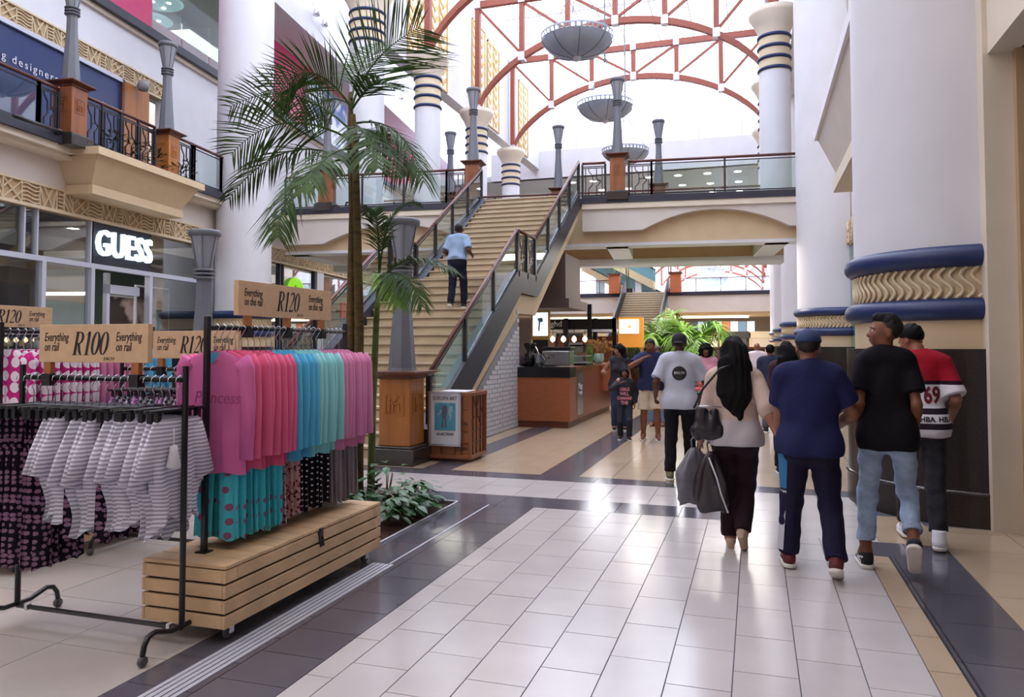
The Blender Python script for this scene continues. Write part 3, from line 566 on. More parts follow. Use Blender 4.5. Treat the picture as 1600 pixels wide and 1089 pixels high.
# ---------------------------------------------------------------- bridge
BA, BB = Vector((-13.2, 19.0)), Vector((1.25, 20.55)); BRZ = math.atan2(BB.y - BA.y, BB.x - BA.x); BL = (BB - BA).length
def br(mb, nm, m, parent=None, kind='structure', **k):
    o = mb.build(nm, m, parent, **k)
    if parent is None:
        o.location = (BA.x, BA.y, 0); o.rotation_euler[2] = BRZ
        if kind: o['kind'] = kind
    return o
def bpt(x, y, z): return (BA.x + math.cos(BRZ) * x - math.sin(BRZ) * y, BA.y + math.sin(BRZ) * x + math.cos(BRZ) * y, z)
SL, SR = 6.05, 8.85      # stair mouth along the bridge
bridge = thing('bridge', 'beige bridge with shallow arched fascia crossing the hall behind the stair', 'bridge', (BA.x, BA.y, 0), BRZ)
def arch_face(x0, x1, zb, zt, cx0, cx1, rise, y0=0., y1=.25):
    n = 24; v = []; f = []
    xs = [x0, cx0] + [cx0 + (cx1 - cx0) * i / n for i in range(1, n)] + [cx1, x1]
    def low(x):
        if x <= cx0 or x >= cx1: return zb
        u = 2 * (x - cx0) / (cx1 - cx0) - 1; return zb + rise * (1 - u * u)
    mb = MB()
    for a, b in zip(xs, xs[1:]):
        la, lb = (zb if a in (x0, cx0) else low(a)), (zb if b in (x1, cx1) else low(b))
        mb.ext([(a, y0, la), (b, y0, lb), (b, y0, zt), (a, y0, zt)], (0, y1 - y0, 0))
    return mb
MB().b2(0, SL, -.02, 4.2, 5.42, 5.6).b2(SR, BL, -.02, 4.2, 5.42, 5.6).b2(SL, SR, .2, 4.2, 5.42, 5.6).build('deck', m_dark, bridge)
MB().b2(0, SL, .0, .3, 5.27, 5.42).b2(SR, BL, .0, .3, 5.27, 5.42).build('cornice', m_cream, bridge)
arch_face(0, SL, 4.55, 5.27, 1.3, 5.6, .5, .06, .3).build('fascia', m_fascia, bridge); arch_face(SR, BL, 4.68, 5.27, SR + 1.6, BL - .35, .5, .06, .3).build('fascia', m_fascia, bridge)
MB().b2(0, BL, .3, .5, 4.35, 5.42).build('arch_recess', m_beige, bridge); MB().b2(0, BL, .28, .9, 4.3, 4.38).build('soffit_edge', m_white, bridge)
MB().b2(0, BL, 3.6, 4.2, 4.32, 5.42).build('back_beam', m_tan, bridge)
sf = MB().b2(0, BL, 3.58, 4.22, 4.1, 4.32)
for x in (0, 3.6, SL + .2, SR + .6, BL - .9): sf.b2(x, x + .6, .5, 3.7, 4.3, 5.42)
sf.build('soffit_beams', m_white, bridge); MB().b2(0, BL, .5, 3.6, 5.0, 5.1).build('soffit_coffers', m_tan, bridge)
railing('bridge railing right of the stair mouth', [bpt(SR + 1.25, .15, 5.6), bpt(SR + 1.85, .15, 5.6), bpt(BL - .05, .15, 5.6)], .95, 1.65, (0,))
railing('short iron lattice railing at the stair head, right side', [bpt(SR + .0, .15, 5.6), bpt(SR + .62, .15, 5.6)], .95, .7, (0,))
railing('bridge railing left of the stair, behind the palm', [bpt(.05, .15, 5.6), bpt(1.2, .15, 5.6), bpt(5.0, .15, 5.6), bpt(5.55, .15, 5.6)], .95, 1.25, (4,))
railing('far side bridge railing seen past the stair head', [bpt(.2, 4.1, 5.6), bpt(BL - .2, 4.1, 5.6)], .95, 1.8)
for x, y, lb in ((SR + .95, .2, 'bridge lamp post right of the stair head'), (SL - .28, .2, 'bridge lamp post left of the stair head'), (1.35, .2, 'bridge lamp post left of the palm crown, nearest the white column'), (SL + 1.55, 4.3, 'lamp post at the far side of the bridge seen over the stair head'), (SR + 2.0, 4.3, 'lamp post at the far side of the bridge, right'), (3.9, 4.3, 'lamp post at the far side of the bridge behind the palm')):
    p = bpt(x, y, 0); lamp_post(lb, p[0], p[1], 5.5, BRZ, .85, m_wood)
# ---------------------------------------------------------------- staircase
X0, X1 = -7.2, -4.45
st = thing('staircase', 'wide beige stone staircase rising in two flights to the bridge', 'staircase')
Y = 9.7; z = 0.; k = 0; rise = 5.6 / 34; steps = []
for i in range(34):
    run = .265 if i != 17 else 1.3
    steps.append((Y, z, run)); Y += run; z += rise
sm = {}
for y, z, run in steps:
    if run not in sm:
        a = MB().b2(X0 + .18, X1 - .18, 0, run + .03, 0, rise - .03).mesh('step'); a.materials.append(m_tread); b = MB().b2(X0 + .18, X1 - .18, -.025, run + .03, rise - .03, rise).mesh('tread'); b.materials.append(m_tread)
        c = MB().b2(X0 + .18, X1 - .18, -.03, .004, rise - .05, rise - .028).mesh('nosing'); c.materials.append(m_nosing); sm[run] = (a, b, c)
    a, b, c = sm[run]; s_ = mk('step', a, None, st, loc=(0, y, z)); mk('tread', b, None, s_); mk('nosing', c, None, s_)
YB, YL0, YL1, YT = steps[0][0], steps[17][0], steps[18][0], steps[33][0] + .265
ZL = rise * 18
prof = [(YB + .16, 0), (YB + .16, .42), (YL0, ZL + .12), (YL1, ZL + .12), (YT, 5.6 + .1), (YT, 5.25), (YL1 + .1, ZL - .32), (YL0 + .2, ZL - .32), (YB + .55, 0)]
for x, nm in ((X0 - .02, 'stringer'), (X1 - .14, 'stringer')):
    MB().ext([(x, y, z) for y, z in prof], (.18, 0, 0)).build(nm, m_dark, st)
inner = [(YB + .2, 0), (YL0 + .15, ZL - .33), (YL1 + .05, ZL - .33), (YT, 5.24), (YT, 4.95), (YL1 + .12, ZL - .72), (YL0 + .28, ZL - .72), (YB + .85, 0)]
MB().ext([(X0 + .05, y, z) for y, z in inner], (X1 - X0 - .08, 0, 0)).build('soffit_slab', m_beige, st)
for x, sd in ((X1 + .0, 'right'), (X0 - .02, 'left')):
    t = railing(f'lower flight railing with glass panes on the {sd} of the stair', [(x, YB + .3, .28), (x, YL0, ZL)], .92, 1.25, (), None, .16, .07)
    t = railing(f'upper flight railing with glass panes on the {sd} of the stair', [(x, YL1, ZL), (x, YT, 5.6)], .92, 1.2, (), None, .16, .07)
    t = railing(f'iron lattice railing on the half landing, {sd} side of the stair', [(x, YL0 + .04, ZL), (x, YL1 - .04, ZL)], .92, .65, (0, 1), None, .1, .08)
# white brick wall below the stair
bw = struct(MB().b2(X1 - .12, X1 - .02, YB + 2.6, 14.45, 0, 2.75).build('wall_brick_backing', m_mortar)); bw.data.clear_geometry()
wv = [(YB + 1.0, 0), (14.42, 0), (14.42, ZL - .75), (YB + 1.0, .12)]
bw.data.from_pydata([(x, y, z) for x in (X1 - .12, X1 - .03) for y, z in wv], [], [(0, 1, 2, 3), (7, 6, 5, 4), (0, 4, 5, 1), (1, 5, 6, 2), (2, 6, 7, 3), (3, 7, 4, 0)]); bw.data.update()
bm_ = MB().box(0, 0, 0, .02, .285, .072, ).mesh('brick'); bm_.materials.append(m_brick); bm_h = MB().box(0, 0, 0, .02, .14, .072).mesh('brick'); bm_h.materials.append(m_brick)
cnt = 0
for r in range(28):
    zz = .05 + r * .082
    for c in range(12):
        y = 14.42 - .15 - c * .297 - (.148 if r % 2 else 0)
        lim = YB + 1.0 + (zz + .06) / (ZL - .75) * (14.42 - YB - 1.0)
        if y - .15 < lim or y + .14 > 14.45 or y < 12.3: continue
        mk('brick', bm_, None, bw, loc=(X1 - .025 + random.uniform(-.003, .003), y, zz)); cnt += 1
    if r % 2: mk('brick', bm_h, None, bw, loc=(X1 - .025, 14.35, zz))
# ---------------------------------------------------------------- wooden waste box with poster frame
wb_ = thing('waste_box', 'carved wooden box with framed poster beside the lamp pedestal', 'bin', (-4.03, 10.06, 0))
MB().box(0, 0, .48, .6, .6, .88).build('carcass', m_wood, wb_, bevel=.005); MB().box(0, 0, .03, .54, .54, .06).build('kick_base', m_wood_d, wb_)
for z in (.07, .93): 
    f = MB()
    for sx, sy, w, d in ((0, -.31, .64, .04), (0, .31, .64, .04), (-.31, 0, .04, .64), (.31, 0, .04, .64)): f.box(sx, sy, z, w, d, .05)
    f.build('rim', m_wood, wb_, bevel=.004)
for sx in (-.305, .305):
    for sy in (-.305, .305): MB().box(sx, sy, .5, .035, .035, .86).build('corner_post', m_wood, wb_)
def carve(face, segs):
    for a, b in segs:
        if face == 'f': MB().bar((a[0], -.306, a[1]), (b[0], -.306, b[1]), .014, .014).build('carved_line', m_wood_d, wb_)
        else: MB().bar((.306, a[0], a[1]), (.306, b[0], b[1]), .014, .014).build('carved_line', m_wood_d, wb_)
carve('f', [((-.12, .1), (-.12, .24)), ((.08, .1), (.08, .26)), ((.18, .1), (.18, .24)), ((.08, .26), (.27, .26)), ((.08, .2), (.27, .2)), ((.08, .15), (.27, .18)), ((-.28, .62), (-.22, .55)), ((-.28, .35), (-.22, .42)), ((-.28, .62), (-.2, .62)), ((.2, .72), (.27, .72)), ((.2, .42), (.27, .42)), ((.2, .56), (.27, .52)), ((.27, .52), (.2, .52))])
carve('s', [((-.2, .1), (-.2, .9)), ((-.06, .1), (-.06, .9)), ((.1, .1), (.1, .9)), ((.22, .1), (.22, .9)), ((-.2, .9), (-.06, .72)), ((-.06, .72), (.06, .9)), ((-.28, .42), (.28, .45)), ((-.28, .26), (.28, .28)), ((-.02, .72), (-.02, .6)), ((-.02, .6), (.06, .6)), ((.06, .6), (.06, .52)), ((.1, .75), (.27, .58)), ((-.28, .5), (-.14, .62))])
MB().box(0, 0, .955, .4, .4, .012).build('top_plate', m_white, wb_)
pst = thing('poster_frame', 'silver framed poster of a horse in blue water on the carved box', 'poster', (-4.085, 9.735, .23))
MB().b2(-.22, .22, -.008, .002, 0, .72).build('poster_sheet', mat('poster_paper', '#c9ccd4', .5), pst)
for a in ((-.235, -.205, 0, .72), (.205, .235, 0, .72), (-.235, .235, -.015, .015), (-.235, .235, .705, .735)): MB().b2(a[0], a[1], -.02, .005, a[2], a[3]).build('frame_rail', m_frame, pst)
MB().b2(-.155, .155, -.011, -.008, .2, .58).build('picture', pattern('sea_print', 'blotch', ['#8fb3c4', '#4f93ad'], 9, .5, .5), pst); MB().b2(-.155, .155, -.013, -.011, .2, .33).build('water', mat('sea_blue', '#3f92a8', .5), pst)
hz = MB(); hz.add([(x, -.014, z) for x, z in ((-.04, .52), (.0, .545), (.03, .52), (.035, .46), (.02, .4), (.025, .24), (.0, .24), (-.005, .36), (-.02, .36), (-.03, .24), (-.05, .24), (-.04, .38), (-.05, .46))], [tuple(range(13))]); hz.build('horse_figure', mat('horse_print', '#5b5360', .5), pst)
write('EUROPA ART', .075, m_ink, pst, (0, -.012, .64), depth=.001, xs=.8); write('LE-ACTION', .05, m_ink, pst, (0, -.012, .15), depth=.001, bold=.001)
# ---------------------------------------------------------------- glazed roof, arches, end wall
def pxd(px, py, d):
    k = (px - 800) / 1184; return Vector(((k * cps - sps) * d, (k * sps + cps) * d, 1.6 + (540 - py) * d / 1184))
struct(MB().b2(-12.4, 4, -8, 5.9, 13.6, 13.9).build('ceiling_front', m_white)); struct(MB().b2(-12.4, 4, 5.6, 5.9, 13.6, 17.4).build('wall_front_upstand', m_white)); struct(MB().b2(-26, 4, -8.3, -8, 0, 14).build('wall_back', m_cream))
roof = struct(MB().b2(-13.5, 2.6, -8, 40, 17.3, 17.34).build('roof_frame', m_white)); roof.data.clear_geometry()
rf = MB()
for i in range(8): rf.b2(-11.27 + 1.7 * i, -11.22 + 1.7 * i, 5.9, 40, 17.24, 17.34)
for i in range(2, 9): rf.b2(-11.5, 1.2, -8 + 6 * i, -7.9 + 6 * i, 17.2, 17.34)
rf.b2(-14, -11.2, -8, 40, 17.2, 17.4).b2(.6, 3, -8, 40, 17.2, 17.4); rf.build('rafters', m_white, roof)
for i in range(7):
    for j in range(2, 8): MB().b2(-11.2 + 1.7 * i, -9.6 + 1.7 * i, -7.85 + 6 * j, -2 + 6 * j, 17.28, 17.3).build('roof_pane', m_skyglass, roof)
struct(MB().b2(-11.7, -11.2, 22, 40, 11.3, 17.2).build('wall_clerestory_left', m_white)); struct(MB().b2(1.2, 1.6, 22, 40, 11.2, 17.2).build('wall_clerestory_right', m_white))
def roof_arch(label, y, xa, xb, z0=11.05, z1=15.35, rise=2.9, n=6):
    t = thing('roof_arch', label, 'truss', (0, y, 0)); w = .22
    low = lambda u: z0 + rise * math.sqrt(max(0, 1 - (2 * u - 1) ** 2)) ** 1.35
    X = lambda u: xa + (xb - xa) * u
    m = 40; pr = MB()
    for i in range(m):
        u, v = i / m, (i + 1) / m; pr.ext([(X(u), -w / 2, low(u) - .12), (X(v), -w / 2, low(v) - .12), (X(v), -w / 2, low(v) + .12), (X(u), -w / 2, low(u) + .12)], (0, w, 0))
    pr.build('arched_chord', m_salmon, t); MB().bar((xa - .1, 0, z1), (xb + .1, 0, z1), .2, .26).build('top_chord', m_salmon, t)
    for i in range(n + 1):
        u = i / n; MB().bar((X(u), 0, low(u) if 0 < u < 1 else z0), (X(u), 0, z1), .2, .2, up=(0, 1, 0)).build('vertical', m_salmon, t)
        MB().box(X(u), 0, low(u) + .02, .26, .3, .34).build('joint_plate', m_steel, t); MB().box(X(u), 0, z1, .26, .3, .34).build('joint_plate', m_steel, t)
        if i < n:
            a, b = (u, (i + 1) / n) if i < n / 2 else ((i + 1) / n, u)
            MB().bar((X(a), 0, z1 - .1), (X(b), 0, low(b) + .12), .1).build('diagonal', m_salmon, t)
    return t
for y, xa, s_ in ((22.4, -10.05, 'nearest'), (28.3, -10.5, 'middle'), (34.5, -11.0, 'farthest')): roof_arch(f'{s_} salmon steel arch truss under the glass roof', y, xa, .66)
eg = thing('end_glazing', 'tall bright end window wall behind the arches', 'window', (0, 40, 0))
for i in range(6): MB().b2(-11.2 + 2.15 * i, -9.12 + 2.15 * i, 0, .03, 12.3, 17.2).build('pane', m_skyglass, eg); MB().b2(-9.12 + 2.15 * i, -9.05 + 2.15 * i, -.06, .08, 12.3, 17.2).build('mullion', m_white, eg)
struct(MB().b2(-14, 3, 39.9, 40.3, 10.8, 12.3).build('wall_end', m_white))
struct(MB().b2(-26, 8, 40, 49, 10.8, 11.1).build('ceiling_far_gallery', mat('gallery_ceiling', '#b9c3c9', .6)))
n_ = 0
for x, y in [(-8.5 + 1.55 * i, 41.5 + 2.6 * j) for j in range(3) for i in range(7)]:
    t = thing('gallery_downlight', f'round downlight in the grey ceiling past the bridge, {NTH[n_]} from the left and front', 'lamp', (x, y, 10.79)); n_ += 1; MB().lathe([(0, -.02), (.14, -.01), (.2, .01)], 12).build('lens', m_lampglow, t)
# gold leaf screens on the left clerestory
for i, (y, z0, z1) in enumerate(((23.2, 11.3, 15.6), (25.1, 11.3, 15.4), (29.4, 11.4, 15.4), (31.3, 11.4, 15.2), (36, 11.4, 15))):
    t = thing('leaf_screen', ['nearest gold leaf patterned panel on the left upper wall', 'second gold leaf patterned panel on the left upper wall', 'third gold leaf panel, beyond the nearest arch', 'fourth gold leaf panel beyond the nearest arch', 'farthest gold leaf panel, beyond the middle arch'][i], 'panel', (-11.19, y, 0))
    for a, b, c, d in ((0, .05, z0, z1), (1.55, 1.6, z0, z1), (.78, .82, z0, z1), (0, 1.6, z0, z0 + .06), (0, 1.6, z1 - .06, z1)): MB().b2(0, .05, a, b, c, d).build('frame_bar', m_gold, t)
    MB().b2(0, .012, .05, 1.55, z0, z1).build('backing', mat('ivory_panel', '#efe4cc', .5), t)
    for k in range(int((z1 - z0) / .42)):
        z = z0 + .15 + k * .42
        for c in (.41, 1.19):
            for sgn in (-1, 1):
                pts = [(c, z), (c + sgn * .1, z + .12), (c + sgn * .26, z + .2), (c + sgn * .33, z + .42), (c + sgn * .2, z + .36), (c + sgn * .06, z + .24)]
                MB().ext([(.012, a, b) for a, b in pts], (.03, 0, 0)).build('leaf', m_gold, t)
# bowl lamps
def bowl(label, x, y, z, R=1.0, top=17.2):
    t = thing('bowl_pendant', label, 'lamp', (x, y, z)); D = .62 * R
    pf = lambda a: (R * math.sin(a), -D * math.cos(a))
    prof = [pf(i * .42 * PI / 14) for i in range(15)]
    MB().lathe(prof, 48).build('bowl', m_bowl, t, True); r0, z0 = prof[-1]
    n = 40
    for k in range(n):
        a0, a1 = 2 * PI * k / n, 2 * PI * (k + .42) / n
        MB().lathe([(r0, z0), (R, z0 + .13)], 2, a0=a0, a1=a1).build('rim_tooth', m_bowl, t)
    MB().lathe([(R, z0 + .12), (R + .015, z0 + .17), (R - .02, z0 + .17)], 48).build('rim', m_bowl, t, True); MB().lathe([(R - .01, z0 - .02), (R + .01, z0 + .01)], 48).build('lower_rim', m_bowl, t, True)
    for k in range(8): MB().tube([((r + .012) * math.cos(k * PI / 4 + .3), (r + .012) * math.sin(k * PI / 4 + .3), zz) for r, zz in prof[1:]], .014, 5).build('rib', m_lamp, t)
    MB().lathe([(0, -D - .1), (.05, -D - .09), (.12, -D - .02), (.13, -D + .02)], 16).build('finial', m_steel, t, True)
    MB().lathe([(0, .02), (R * .94, z0 + .05)], 32).build('diffuser', mat('bowl_diffuser', '#f4f6fa', .4, emit=(1, 1, 1), es=1.0), t)
    for k in range(3): MB().tube([(R * .9 * math.cos(2.1 * k), R * .9 * math.sin(2.1 * k), z0 + .15), (0, 0, 1.6)], .014, 5).build('cable', m_lamp, t)
    MB().tube([(0, 0, 1.6), (0, 0, top - z)], .03, 8).build('rod', m_lamp, t); MB().lathe([(0, -.09), (.09, 0), (0, .09)], 12).build('knuckle', m_lamp, t, True, loc=(0, 0, 1.6))
    return t
for (x, y, z), l in zip(((-4.6, 20.3, 10.2), (-5.03, 26.7, 10.3), (-5.2, 32.2, 10.0)), ('nearest', 'middle', 'farthest')): bowl(f'{l} grey bowl pendant under the glass roof', x, y, z)
far_roof = struct(MB().b2(-26, 3.4, 49, 49.3, 10.8, 17).build('wall_far_upstand', m_white))
fr2 = MB()
for i in range(9): fr2.b2(-14 + 2 * i, -13.9 + 2 * i, 49.5, 100, 16.4, 16.55)
for i in range(7): fr2.b2(-14, 3.4, 49.5 + 8.3 * i, 49.6 + 8.3 * i, 16.4, 16.55)
fr2.b2(-4.6, -4.1, 49.5, 100, 16.3, 16.45); fr2.build('far_rafters', m_white, far_roof)
for i in range(8): MB().b2(-13.9 + 2 * i, -12 + 2 * i, 49, 100, 16.5, 16.52).build('roof_pane', m_skyglass, far_roof)
for i, (x, y) in enumerate(((-4.2, 66), (-4.3, 74), (-4.4, 82), (-4.5, 91))): bowl(f'grey bowl pendant glimpsed under the bridge, {NTH[i]} from the left', x, y, 10.2 - .2 * i, 1.7, 16.4)
for i, y in enumerate((70, 78, 87, 97)): roof_arch(f'small far red truss glimpsed under the bridge, {NTH[i]} behind the far bowls', y, -10, 1, 8.2, 12.6, 2.6)
# ---------------------------------------------------------------- far end of the hall
FB = thing('far_bridge', 'far cream bridge across the passage with dark deck edge', 'bridge', (0, 58, 0))
MB().b2(-22, 2.2, 0, 4, 5.35, 5.65).build('deck', m_dark, FB); MB().b2(-22, -9.4, .1, .4, 4.1, 5.35).build('fascia', m_fascia, FB); MB().b2(-6.2, 2.2, .1, .4, 4.1, 5.35).build('fascia', m_fascia, FB); MB().b2(-22, 2.2, .4, 4, 3.85, 4.1).build('soffit', m_beige, FB)
MB().b2(-5.8, -.4, .9, 1.5, 3.7, 3.86).build('warm_light_trough', m_warmglow, FB); MB().b2(-16, -10, .9, 1.5, 3.7, 3.86).build('warm_light_trough', m_warmglow, FB)
railing('far bridge railing right of the far stair', [(-5.9, 58.1, 5.65), (1.2, 58.1, 5.65)], 1.0, 1.8); railing('far bridge railing left of the far stair', [(-18, 58.1, 5.65), (-9.8, 58.1, 5.65)], 1.0, 1.8)
for x, l in ((-10.2, 'left'), (-5.6, 'right')): 
    t = thing('stone_pier', f'small orange brick pier at the {l} of the far stair head', 'pier', (x, 57.8, 5.6)); MB().box(0, 0, .7, .8, .8, 1.4).build('shaft', mat('orange_brick', '#b5663f', .7), t); MB().box(0, 0, 1.45, 1, 1, .12).build('cap', m_wood_d, t)
fs = thing('far_staircase', 'distant stone staircase rising to the far bridge', 'staircase', (-7.8, 48, 0))
for i in range(30): MB().b2(-1.5, 1.5, i * .33, i * .33 + .36, max(0, i * .188 - .3), (i + 1) * .188).build('step', m_tread, fs); MB().b2(-1.5, 1.5, i * .33 - .03, i * .33, i * .188, i * .188 + .07).build('nosing', m_nosing, fs)
for x in (-1.6, 1.6): MB().ext([(x - .06, 0, .0), (x - .06, 10, 5.6), (x - .06, 10, 6.6), (x - .06, 0, 1.0)], (.12, 0, 0)).build('balustrade', m_iron, fs)
for i, (z0, lb) in enumerate(((9.2, 'upper'), (6.2, 'lower'))):
    t = thing('escalator', f'{lb} glass sided escalator descending beyond the bridge at left', 'escalator', (-17 + 2.5 * i, 64 + 1.5 * i, 0))
    for y in (0, 1.2): MB().ext([(0, y, z0 + 2.6), (9, y, z0 - 2.2), (9, y, z0 - 1.2), (0, y, z0 + 3.6)], (0, .05, 0)).build('glass_side', mat('escalator_side', '#6f9aa4', .2), t); MB().bar((0, y, z0 + 3.65), (9, y, z0 - 1.15), .12).build('belt', m_iron, t)
    MB().ext([(0, 0, z0 + 2.0), (9, 0, z0 - 2.9), (9, 0, z0 - 2.2), (0, 0, z0 + 2.7)], (0, 1.2, 0)).build('truss_body', m_beige, t); MB().b2(1.2, 1.9, .3, .9, 0, z0 + 1.8).b2(7.4, 7.9, .3, .9, 0, z0 - 1.6).build('support_pier', m_white, t)
struct(MB().b2(-26, 3.5, 100, 100.4, 0, 17).build('wall_far_end', m_white)); struct(MB().b2(3.4, 3.8, 40, 100, 0, 17).build('wall_far_right', m_white))
struct(MB().b2(-26, -16, 62, 62.4, 5.6, 14).build('wall_far_left', m_fascia))
sg = thing('far_shop_display', 'row of blue and white lit screens over a far shop', 'display', (0, 61.9, 0))
for i, c in enumerate(('#39434f', '#9fb4cf', '#54789f', '#dfe8f2', '#c97f5f', '#dfe6f4', '#6f8fae', '#d5def0')):
    MB().b2(-4.9 + .62 * i, -4.32 + .62 * i, 0, .1, 2.3, 3.5).build('screen', mat('screen_%d' % i, c, .4, emit=c, es=.6), sg)
struct(MB().b2(-26, 3.4, 62.2, 62.5, 0, 4).build('wall_far_shops', mat('far_shop_wall', '#7a6d63', .6)))
for i in range(9):
    t = thing('far_shop', f'dim far shop bay, {NTH[i]} from the left, under the far bridge', 'shop', (-18 + 2.2 * i, 61.6, 0)); c = ['#6a4b3a', '#c9b6a0', '#d9d3cb', '#52606b', '#c58f4a', '#8d8f97', '#d8ccc0', '#3e3b45', '#b7a89b'][i]
    MB().b2(.1, 2.0, 0, .3, .2, 2.2).build('window', mat('far_shop_%d' % i, c, .4, emit=c, es=.35), t); MB().b2(0, .1, -.1, .4, 0, 2.6).build('pier', m_beige, t); MB().b2(0, 2.2, -.1, .3, 2.2, 2.7).build('sign_board', m_shopdark if i % 2 else m_cream, t)
for i, (x, y, w, h, c) in enumerate(((-2.6, 50, .5, 1.1, '#35333b'), (-1.7, 49, .7, 1.3, '#3b3f4a'), (-3.6, 47, .6, 1.0, '#4a3d3a'), (-.8, 52, .9, 1.2, '#2f3440'))):
    t = thing('market_stall', f'dim stall in the far passage, {NTH[i]} of four around the far planter', 'stall', (x, y, 0)); MB().box(0, 0, h / 2, w, .6, h).build('body', mat('stall_%d' % i, c, .6), t, bevel=.02); MB().box(0, 0, h + .02, w + .1, .7, .05).build('top', m_white, t)
# ---------------------------------------------------------------- dark kiosk under the upper flight, coffee counter, salon kiosk
struct(MB().b2(-7.0, -4.56, 18.7, 20.4, 2.75, 3.95).b2(-7.1, -4.4, 18.4, 20.6, 2.55, 2.78).build('trim_8', mat('mauve_canopy', '#5d4d4c', .6)))
cc = thing('coffee_counter', 'wood veneered coffee counter with black top edge behind the white brick wall', 'counter', (-3.95, 14.3, 0))
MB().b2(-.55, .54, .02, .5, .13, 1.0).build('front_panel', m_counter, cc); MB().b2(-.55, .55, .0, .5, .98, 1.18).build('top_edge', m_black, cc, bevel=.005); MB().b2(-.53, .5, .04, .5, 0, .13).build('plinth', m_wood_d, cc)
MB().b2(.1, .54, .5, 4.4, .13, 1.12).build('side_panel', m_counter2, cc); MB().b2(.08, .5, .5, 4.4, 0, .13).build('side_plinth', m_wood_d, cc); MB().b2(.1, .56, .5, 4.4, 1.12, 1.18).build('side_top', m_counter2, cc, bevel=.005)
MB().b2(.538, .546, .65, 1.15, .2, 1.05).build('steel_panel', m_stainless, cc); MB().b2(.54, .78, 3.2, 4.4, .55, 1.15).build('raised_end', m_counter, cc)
write('Mugg', .16, m_white, cc, (.552, .9, .78), rot=(PI / 2, 0, PI / 2), depth=.002); sb = MB(); sb.tube([(.553, .78 + .24 * i / 8, .66 - .05 * math.sin(PI * i / 8)) for i in range(9)], .012, 6); sb.build('swoosh', m_white, cc)
cm = thing('coffee_machine', 'steel espresso machine on the coffee counter', 'machine', (-3.75, 14.75, 1.18))
MB().box(0, 0, .17, .55, .4, .3).build('body', m_stainless, cm, bevel=.02); MB().box(0, 0, .36, .6, .42, .07).build('top_tray', m_black, cm, bevel=.01); MB().box(-.1, -.22, .22, .2, .06, .05).build('group_head', m_chrome, cm); MB().tube([(-.1, -.24, .2), (-.1, -.36, .18)], .018, 6).build('handle', m_black, cm)
gr = thing('coffee_grinder', 'dark coffee grinder with hopper left of the espresso machine', 'grinder', (-4.3, 14.6, 1.18)); MB().lathe([(0, 0), (.12, 0), (.11, .25), (.06, .28), (.13, .45), (.13, .47), (0, .48)], 16).build('body', m_black, gr, True); MB().tube([(.1, 0, .05), (.2, -.02, .25), (.12, 0, .4)], .012, 6).build('arm', m_chrome, gr)
jg = thing('mixing_jug', 'silver jug between grinder and espresso machine', 'jug', (-4.08, 14.5, 1.18)); MB().lathe([(0, 0), (.07, 0), (.08, .12), (.06, .22), (.07, .26)], 14).build('body', m_stainless, jg, True); MB().tube([(.07, 0, .05), (.12, 0, .14), (.07, 0, .22)], .01, 6).build('handle', m_stainless, jg)
dc = thing('display_case', 'small glass cake case on the coffee counter beside the till', 'case', (-3.55, 16.0, 1.18))
MB().box(0, 0, .2, .34, .7, .4).build('glass_box', m_shopglass, dc); MB().box(0, 0, .02, .36, .74, .04).box(0, 0, .42, .36, .74, .04).build('frame', m_black, dc)
for z in (.06, .2): MB().box(0, 0, z, .3, .64, .02).build('shelf', m_white, dc)
for i in range(6): MB().lathe([(0, 0), (.05, .0), (.05, .05), (0, .07)], 10, c=(0, -.25 + .1 * i)).build('cake', mat('cake', '#c98a4a', .7), dc, loc=(0, 0, .21))
vs = thing('flower_pot', 'mint green pot of dried orange flowers on the counter end', 'plant', (-3.5, 17.6, 1.18))
MB().lathe([(0, 0), (.09, 0), (.13, .1), (.11, .22), (.09, .24)], 18).build('pot', mat('mint_pot', '#9fc7b4', .4), vs, True)
rr = random.Random(3)
for i in range(46):
    a, e = rr.uniform(0, 2 * PI), rr.uniform(.3, 1.3); q = Vector((math.cos(a) * math.cos(e), math.sin(a) * math.cos(e), math.sin(e))) * rr.uniform(.22, .42); 
    MB().bar((0, 0, .2), q + Vector((0, 0, .2)), .008).box(q.x, q.y, q.z + .2, .07, .05, .06, rz=a).build('flower', mat('dried_flower', '#a8793f', .8, var=.4, vs=8), vs)
lv = thing('lavender_bowl', 'dark bowl of purple flowers at the back left of the counter', 'plant', (-4.75, 16.3, 1.05)); MB().lathe([(0, 0), (.2, 0), (.3, .15)], 16).build('bowl', m_black, lv, True)
fm = MB()
for i in range(120): a, r_ = rr.uniform(0, 2 * PI), rr.uniform(0, .32); fm.box(r_ * math.cos(a), r_ * math.sin(a), rr.uniform(.12, .32), .04, .04, .06, rz=a)
fm.build('flowers', mat('lavender', '#6a5a85', .8), lv)['kind'] = 'stuff'
cs_ = thing('back_counter', 'long dark back counter behind the coffee machine', 'counter', (-5.2, 15.6, 0)); MB().b2(-.3, .7, 0, 2.5, .1, 1.0).build('body', m_shopdark, cs_); MB().b2(-.35, .75, -.05, 2.5, 1.0, 1.05).build('top', m_black, cs_)
for i in range(3):
    t = thing('red_shelf_goods', f'red and white goods on the shelf beside the brick wall end, {NTH[i]} from the top', 'goods', (-4.75, 15.0, .82 - .27 * i)); MB().box(0, 0, .06, .2, .3, .12).build('box', m_red if i != 1 else m_white, t, bevel=.01); MB().box(0, 0, -.01, .3, .4, .02).build('shelf_board', m_wood_d, t)
lbx = thing('lit_poster_box', 'glowing white advertising lightbox hung left of the salon kiosk', 'sign', (-5.25, 18.8, 0)); MB().b2(-.24, .24, 0, .1, 1.75, 2.5).build('case', m_gold, lbx); MB().b2(-.2, .2, -.01, 0, 1.85, 2.45).build('face', m_signglow, lbx)
